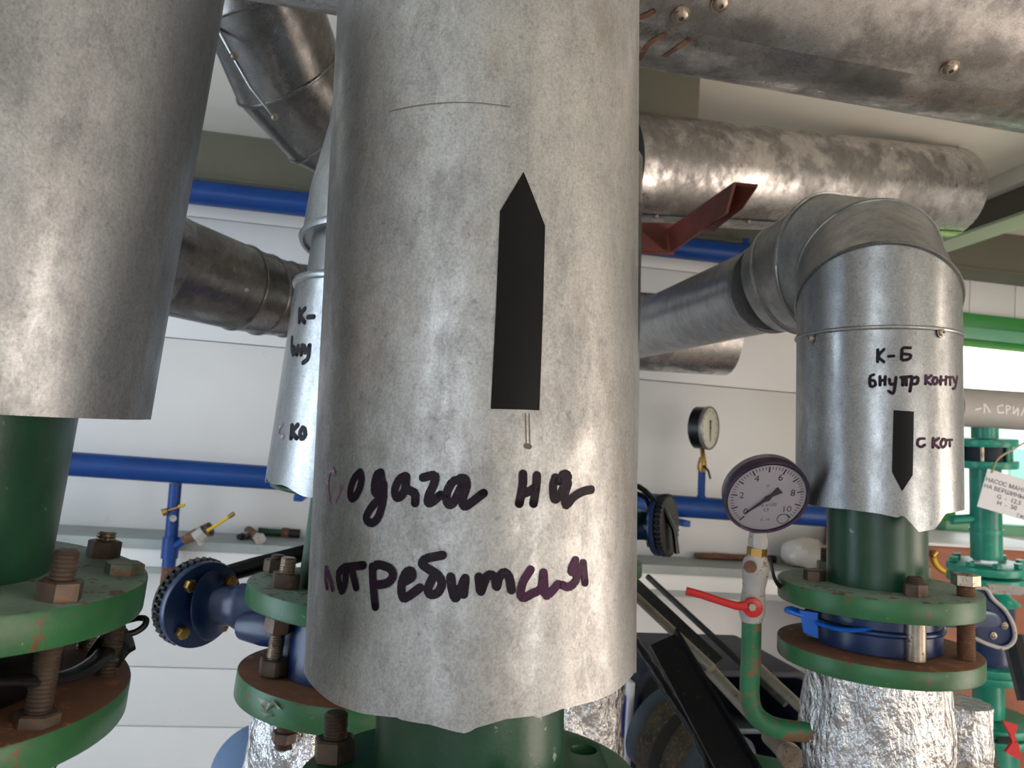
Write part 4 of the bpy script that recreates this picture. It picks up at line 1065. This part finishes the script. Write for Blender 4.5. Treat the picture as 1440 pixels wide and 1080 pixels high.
tube('tube', spline([P(1057, 872, 0.957), P(1056, 920, 0.958), P(1054, 965, 0.958), P(1056, 990, 0.957), P(1064, 1007, 0.955), P(1082, 1020, 0.95), P(1110, 1027, 0.945), P(1156, 1031, 0.935)], 6), 0.0122, 'rust_green', gtb, 24)

# ------------------------------------------------------------------ things on the ledge
def ledge_item(name, a, b, rad, mat, label, cat, cap=None, seg=14, off=0.09):
    pa = onplane(a[0], a[1], (0, 0, lz+(rad if not isinstance(rad, list) else max(rad))), _z)
    pb = onplane(b[0], b[1], (0, 0, lz+(rad if not isinstance(rad, list) else max(rad))), _z)
    for p in (pa, pb): p.y = min(max(p.y, WALL-0.23), WALL-0.03)
    t = thing(name, pa.lerp(pb, 0.5)-_z*0.01, label, cat)
    rr = rad if isinstance(rad, list) else [rad, rad]
    tube('shank', [pa.lerp(pb, k/(len(rr)-1)) for k in range(len(rr))], rr, mat, t, seg)
    if cap:
        d = (pb-pa).normalized(); tube('head', [pb-d*0.004, pb+d*0.022], max(rr)*1.25, cap, t, 6, smooth=20)
    return t
ledge_item('short_bolt', (336, 755), (342, 754), [0.010, 0.012], 'rubber', 'short dark bolt lying apart on the ledge', 'bolt', 'bolt_bright')
ledge_item('rusty_bolt', (350, 746), (364, 757), [0.017, 0.015, 0.015], 'rust', 'rusty brown bolt with a pale end on the ledge', 'bolt', 'putty')
ledge_item('green_rod', (371, 742), (398, 749), [0.016, 0.014, 0.013, 0.013], 'green', 'dark green rod with a rusty end on the ledge', 'rod', 'rust')
ledge_item('pipe_offcut', (404, 748), (422, 750), [0.016, 0.016], 'rubber', 'black pipe offcut on the ledge by the marked riser', 'offcut')
ledge_item('rusty_bar', (955, 764), (1040, 772), [0.014, 0.012, 0.013, 0.014], 'rust', 'long rusty bar lying on the ledge below the blue wall pipe', 'bar', 'rubber')
ledge_item('rusty_scrap', (940, 766), (975, 769), [0.011, 0.013, 0.010], 'rust', 'short rusty scrap on the ledge next to the navy plate valve', 'scrap')
ledge_item('wire_piece', (990, 776), (1008, 781), [0.005, 0.005], 'bolt_bright', 'bright bent wire piece on the ledge', 'wire')
ledge_item('thin_rod', (1090, 762), (1115, 772), [0.006, 0.006], 'rust', 'thin rusty rod on the ledge under the white sack', 'rod')
sk = thing('plastic_sack', P(1120, 745, 2.4), 'creased white plastic sack slumped on the ledge behind the numbered gauge', 'sack')
from mathutils import noise as mn
sv, sf = [], []
q0 = onwall(1135, 752, 0.12)
for j in range(13):
    ph = PI*j/12
    for k in range(24):
        th = 2*PI*k/24; d_ = V((math.sin(ph)*math.cos(th)*0.10, math.sin(ph)*math.sin(th)*0.06, -math.cos(ph)*0.06))
        d_ *= 1+0.25*mn.noise(d_*22); sv.append(V((q0.x, q0.y, lz+0.058))+d_)
for v in sv: v.z = max(v.z, lz+0.001)
for j in range(12):
    for k in range(24): k2 = (k+1) % 24; sf.append((j*24+k, j*24+k2, (j+1)*24+k2, (j+1)*24+k))
world('sack_body', sv, sf, 'plastic', sk, 30)

# ------------------------------------------------------------------ machinery low in the middle
mc = thing('burner_cabinet', P(1020, 1300, 1.75), 'navy open-fronted machine housing with a white and cobalt stripe on its side', 'machine')
def rrect(w, h, r, n=8):
    out = []
    for cx, cy, a0 in ((w/2-r, h/2-r, 0), (-w/2+r, h/2-r, 90), (-w/2+r, -h/2+r, 180), (w/2-r, -h/2+r, 270)):
        for k in range(n+1): a = R(a0+90*k/n); out.append((cx+r*math.cos(a), cy+r*math.sin(a)))
    return out
mx = V((math.cos(R(2)), math.sin(R(2)), 0)); my = _z; mz = mx.cross(my)      # faces the camera side
mtl = P(897, 940, 1.55); mtr = P(1172, 940, 1.55)
mw = (mtr-mtl).length; mh = 0.75
mo = mtl+mx*(mw/2)-my*(mh/2)
link('housing_rim', plate_mesh('housing_rim', [rrect(mw, mh, 0.04), rrect(mw-0.03, mh-0.03, 0.03)], 0.30, 0.003), 'navy', mc, basis(mx, my, mz, mo-mz*0.30))
link('housing_back', plate_mesh('housing_back', [rrect(mw-0.02, mh-0.02, 0.035)], 0.01, 0.002), 'navy', mc, basis(mx, my, mz, mo-mz*0.30))
box_m = boxm('inner_shelf', mw-0.04, 0.10, 0.012, 0.002)
link('inner_shelf', box_m, 'slate', mc, basis(mx, -mz, my, mo+my*(mh/2-0.15)-mz*0.1))
pm = boxm('white_stripe', 0.014, 0.28, mh-0.03, 0.003)
link('white_stripe', pm, 'white', mc, basis(mx, -mz, my, mo-mx*(mw/2+0.0075)-my*(mh/2)-mz*0.145))
pm = boxm('cobalt_panel', 0.03, 0.27, mh-0.06, 0.004)
link('cobalt_panel', pm, 'cobalt', mc, basis(mx, -mz, my, mo-mx*(mw/2+0.030)-my*(mh/2)-mz*0.15))
mt_ = thing('motor', P(975, 1150, 1.46), 'slate blue round motor wrapped in wire netting inside the navy housing', 'motor')
ma = (-FWD*0.78+RIGHT*0.55-UP*0.22).normalized(); mc0 = P(1008, 1088, 1.44)
tube('motor_shell', [mc0-ma*0.16, mc0+ma*0.02, mc0+ma*0.03], [0.088, 0.088, 0.08], 'slate', mt_, 48)
tube('netting_band', [mc0-ma*0.125, mc0-ma*0.02], 0.096, 'netting', mt_, 48)
tube('motor_strap', [mc0-ma*0.085, mc0-ma*0.062], 0.0985, 'rubber', mt_, 48)
# black angle irons
def angle_iron(name, a, b, w1, w2, mat, label, va, vb, n=10):
    t = thing(name, b, label, 'angle iron')
    d = (b-a).normalized()
    for nm, v_, wd in (('web', va, w1), ('foot', vb, w2)):
        v_ = (v_-d*v_.dot(d)).normalized(); th_ = (vb if nm == 'web' else va); th_ = (th_-d*th_.dot(d)).normalized()*0.004
        prism(nm, [a, a+v_*wd*0.9, b+v_*wd, b], Vector(th_) , mat, t)
        t.children[0]
    return t
ai = angle_iron('angle_iron', P(950, 893, 1.20), P(1088, 1125, 0.98), 0.050, 0.018, 'black_dirty', 'wide black angle iron with paint flecks leaning before the navy housing', (-RIGHT*0.9-UP*0.3), (-FWD+RIGHT*0.3))
d_ai = (P(1075, 1130, 0.98)-P(927, 884, 1.20)).normalized()
ai2 = thing('black_cable', P(990, 1080, 1.1), 'black tarry cable hanging beside the wide black angle iron', 'cable')
tube('cable', spline([P(885, 893, 1.30), P(903, 918, 1.28), P(925, 950, 1.25), P(945, 982, 1.22), P(968, 1015, 1.19), P(990, 1055, 1.16), P(1005, 1100, 1.13)], 6), [0.007+0.003*abs(math.sin(k*0.7)) for k in range(37)], 'black_dirty', ai2, 14)
def rod(name, a, b, r, mat, label, cat='rod', seg=16, endcap=None):
    t = thing(name, b, label, cat); tube('bar', [a, b], r, mat, t, seg)
    if endcap:
        d = (b-a).normalized(); tube('end_cap', [b-d*0.012, b+d*0.004], r*1.25, endcap, t, seg)
    return t
rod('steel_rod', P(911, 811, 1.75), P(1105, 990, 1.40), 0.0068, 'rod_dark', 'thin dark steel rod slanting past the gauge tube')
rod('steel_channel', P(893, 822, 1.60), P(1012, 935, 1.40), 0.016, 'rod_dark', 'dark grey bar slanting beside the thin steel rod', 'bar', 4)
rod('steel_rod', P(893, 838, 1.52), P(1002, 940, 1.34), 0.0085, 'conduit', 'dusty pale rod lying along the dark grey bar')
rod('conduit_pipe', P(1000, 944, 1.36), P(1062, 1010, 1.24), 0.0115, 'conduit', 'short dusty conduit passing behind the gauge tube')
rod('conduit_pipe', P(1062, 935, 1.42), P(1140, 1008, 1.28), 0.0095, 'conduit', 'dusty conduit running from the gauge tube to the foil pipe')
rod('capped_tube', P(1083, 1035, 1.15), P(1113, 1065, 1.08), 0.014, 'conduit', 'stubby grey tube with a round end under the bent green tube', 'tube', 20, 'bolt_bright')
prism_t = thing('green_bracket', P(1090, 1080, 1.15), 'small green plate below the stubby grey tube', 'bracket')
prism('plate', [P(1060, 1062, 1.16), P(1110, 1072, 1.14), P(1120, 1120, 1.12), P(1060, 1120, 1.14)], FWD*0.006, 'green_flange', prism_t)
# pale blue tank low on the left
tk = thing('blue_tank', P(350, 1200, 1.5), 'pale blue drum with a dark open front below the notched plate valve', 'tank')
ta_ = (-FWD*0.80+RIGHT*0.55-UP*0.05).normalized(); tc0 = P(384, 1118, 1.45)
tube('tank_shell', [tc0-ta_*0.12, tc0], 0.09, 'tank', tk, 56)
tube('tank_front', [tc0-ta_*0.001, tc0+ta_*0.004], [0.082, 0.080], 'navy', tk, 56)

# ------------------------------------------------------------------ teal pump line at the window
TD = 2.25
tp = thing('pump_line', P(1386, 1100, TD), 'teal green flanged pump line in front of the window', 'pipe')
CP = Cyl(P(1386, 700, TD), (P(1384, 560, TD+0.02)-P(1390, 990, TD)).normalized(), 0.042)
def tpx(py): return CP.t_of(1386, py)
def tcy(nm, y0, y1, r, mat='teal', par=tp, seg=40): return tube(nm, [CP.ax(tpx(y0)), CP.ax(tpx(y1))], r, mat, par, seg)
tcy('pipe_length', 616, 590, 0.036)
for k, (y0, r_) in enumerate(((622, 0.085), (652, 0.085), (797, 0.105), (812, 0.105), (934, 0.10), (945, 0.10), (1012, 0.115), (1028, 0.11))):
    flange('flange', tp, CP, r_, tpx(y0)+0.011, 0.022, 'teal')
tcy('pipe_length', 785, 652, 0.042)
tube('reducer_cone', [CP.ax(tpx(812)), CP.ax(tpx(830)), CP.ax(tpx(846))], [0.045, 0.05, 0.085], 'teal', tp, 40)
tcy('pipe_length', 1005, 946, 0.042)
tcy('pipe_length', 1180, 1030, 0.075)
tcy('valve_body', 930, 846, 0.07, 'blue_valve')
tcy('weld_ring', 748, 743, 0.0445)
tube('side_stub', [CP.ax(tpx(728)), P(1338, 731, TD)], 0.014, 'teal', tp, 16)
for a in range(8):
    th = a*PI/4+0.3; q = Cyl(CP.o, CP.a, 0.088)
    for t_ in (tpx(797)+0.012,): link('nut', SH.setdefault('tn', hexp(0.022, 0.014)), 'teal', tp, CP.mat(0, 0) @ Matrix.Translation((0.088*math.cos(th), 0.088*math.sin(th), t_)))
wv = thing('wafer_valve', CP.ax(tpx(650)), 'navy wafer valve between the two upper teal flanges', 'valve')
tcy('valve_body', 646.5, 627, 0.065, 'navy', wv)
q = Cyl(CP.o, CP.a, 0.072)
for a in (-0.1, 0.9, 2.0, 3.1, 4.2, 5.3): tube('tie_bolt', [q.pt(a, tpx(657)), q.pt(a, tpx(617))], 0.006, 'bolt_bright' if a < 0.5 else 'teal', wv, 10)
hp_ = thing('grey_header_pipe', P(1400, 572, 2.25), 'pale grey horizontal pipe with white stencil letters joining the teal line at the window', 'pipe')
ga, gb = P(1338, 572, 2.22), P(1640, 590, 2.3)
tube('pipe_run', [ga, gb], 0.057, 'greypipe', hp_, 48)
CH = Cyl(ga, (gb-ga), 0.057)
xg = CH.a; ng_ = (C-P(1410, 574, 2.2)).normalized(); ng_ = (ng_-xg*ng_.dot(xg)).normalized()
strokes('stencil_lettering', CH, [[(1372, 576), (1380, 574)], [(1384, 580), (1384, 568), (1392, 580)],
    [(1410, 570), (1403, 572), (1404, 580), (1411, 580)], [(1415, 582), (1415, 571), (1421, 573), (1416, 577)], [(1425, 572), (1425, 582), (1431, 574), (1431, 584)], [(1436, 584), (1440, 573)]], 0.004, 'white', hp_, lambda q: q)
cdt = thing('label_card', P(1410, 690, 2.12), 'white card with handwritten lines tied by string to the teal line', 'card')
c00, c10, c01 = P(1389, 659, 2.12), P(1470, 683, 2.10), P(1374, 712, 2.12)
cx_, cy_ = (c10-c00), (c01-c00)
cn = cx_.cross(cy_).normalized()
if cn.dot(FWD) > 0: cn = -cn
cl_ = [c00, c10, c10+cy_, c01]
world('card_sheet', cl_+[p-cn*0.001 for p in cl_], [(0, 1, 2, 3), (7, 6, 5, 4), (0, 4, 5, 1), (1, 5, 6, 2), (2, 6, 7, 3), (3, 7, 4, 0)], 'card', cdt, 20)
ex = cx_.normalized(); ey = cn.cross(ex)
for s, px, py, sz in (('НАСОС МАНЖЕТН', 1424, 685, 0.016), ('НА ВЕРШИНЫ НУЖ', 1423, 694.5, 0.016), ('G  -  12,5', 1419, 703, 0.017), ('H  -  50', 1416, 711, 0.017), ('ГЖЕ', 1437, 727, 0.013)):
    q = onplane(px, py, c00+cn*0.0008, cn); link('card_text', text_mesh(s, sz), 'print', cdt, basis(ex, ey, cn, q))
tube('string', spline([c00+(cx_*0.08+cy_*0.08)+cn*0.001, P(1404, 645, 2.12), P(1425, 632, 2.13), P(1445, 620, 2.14)], 5), 0.0025, 'string', cdt, 8)
# gear plate with cable loop behind the right flange
bpz = vq
tube('plate_stem', [CQ.ax((tql+tqf)/2), P(1385, 872, 1.20), P(1397, 872, 1.456)], 0.014, 'blue_valve', vq, 16)
pls = [P(1370, 836, 1.45), P(1388, 828, 1.45), P(1404, 842, 1.45), P(1420, 866, 1.45), P(1427, 890, 1.45), P(1418, 907, 1.45), P(1400, 910, 1.45), P(1376, 896, 1.45)]
prism('gear_plate', pls, FWD*0.006, 'blue_valve', bpz)
tube('cable_loop', spline([P(1366, 826, 1.445), P(1386, 828, 1.445), P(1396, 842, 1.445), P(1413, 858, 1.445), P(1425, 880, 1.445), P(1426, 900, 1.445), P(1412, 911, 1.445), P(1390, 906, 1.445), P(1368, 896, 1.445)], 6), 0.004, 'putty', bpz, 10)
for px, py in ((1397, 894), (1413, 880)): screw(bpz, P(px, py, 1.449), -FWD, 0.005)
rod('pale_lever', P(1388, 827, 1.7), P(1470, 834, 1.7), 0.010, 'putty', 'pale flat lever sticking out from the teal line', 'lever', 4)
rod('black_lever', P(1424, 893, 1.6), P(1448, 985, 1.55), 0.022, 'black', 'thick black lever hanging before the teal line', 'lever', 8)
rw = thing('red_handle', P(1425, 1040, 1.9), 'red butterfly handle low on the teal line', 'handle')
tube('handle_stem', [P(1425, 1040, 1.903), P(1400, 1040, TD-0.05)], 0.008, 'bolt', rw, 10)
prism('handle_plate', [P(1410, 1014, 1.9), P(1432, 1020, 1.9), P(1427, 1034, 1.9), P(1434, 1050, 1.9), P(1436, 1070, 1.9), P(1414, 1058, 1.9), P(1424, 1044, 1.9), P(1420, 1032, 1.9)], FWD*0.008, 'red', rw)
bx = thing('brown_tank', P(1400, 900, 2.7), 'red-brown painted steel tank under the window behind the teal line', 'tank')
b0 = P(1290, 766, 2.62); b1 = P(1560, 790, 2.62)
box('tank_body', (b0.x, b0.y-0.0, 0.02), (b1.x, WALL-0.02, b0.z), 'brown', bx, 0.01)
box('tank_lid', (b0.x-0.01, b0.y-0.012, b0.z), (b1.x+0.01, WALL-0.065, b0.z+0.012), 'white', bx, 0.003)
yh_ = thing('yellow_hose', P(1330, 800, 2.5), 'short yellow hose hooked before the red-brown tank', 'hose')
tube('hose', spline([onplane(q[0], q[1], (0, b0.y-0.0075, 0), V((0, 1, 0))) for q in ((1314, 780), (1315, 789), (1322, 799), (1334, 806))], 6), 0.007, 'yellow', yh_, 12)
tube('hose_end', [onplane(1311, 782, (0, b0.y-0.012, 0), V((0, 1, 0))), onplane(1316, 776, (0, b0.y-0.012, 0), V((0, 1, 0)))], 0.011, 'brass', yh_, 12)
pd = thing('round_cap', P(1358, 1100, 1.12), 'brushed round metal cap at the foot of the bulky foil pipe', 'cap')
cpx = Cyl(P(1358, 1095, 1.12), _z, 0.05)
tube('cap', [cpx.ax(cpx.t_of(1358, 1180)), cpx.ax(cpx.t_of(1358, 1098)), cpx.ax(cpx.t_of(1358, 1090))], [0.05, 0.05, 0.044], 'bolt_bright', pd, 40)
hz = thing('ribbed_hose', P(1372, 1060, 1.5), 'ribbed pale hose coiled beside the small foil bundle', 'hose')
hpts = spline([P(1345, 1035, 1.5), P(1362, 1034, 1.5), P(1378, 1046, 1.5), P(1390, 1075, 1.5), P(1396, 1120, 1.5)], 12)
tube('hose', hpts, [0.016+0.003*(k % 2) for k in range(len(hpts))], 'netting', hz, 14)
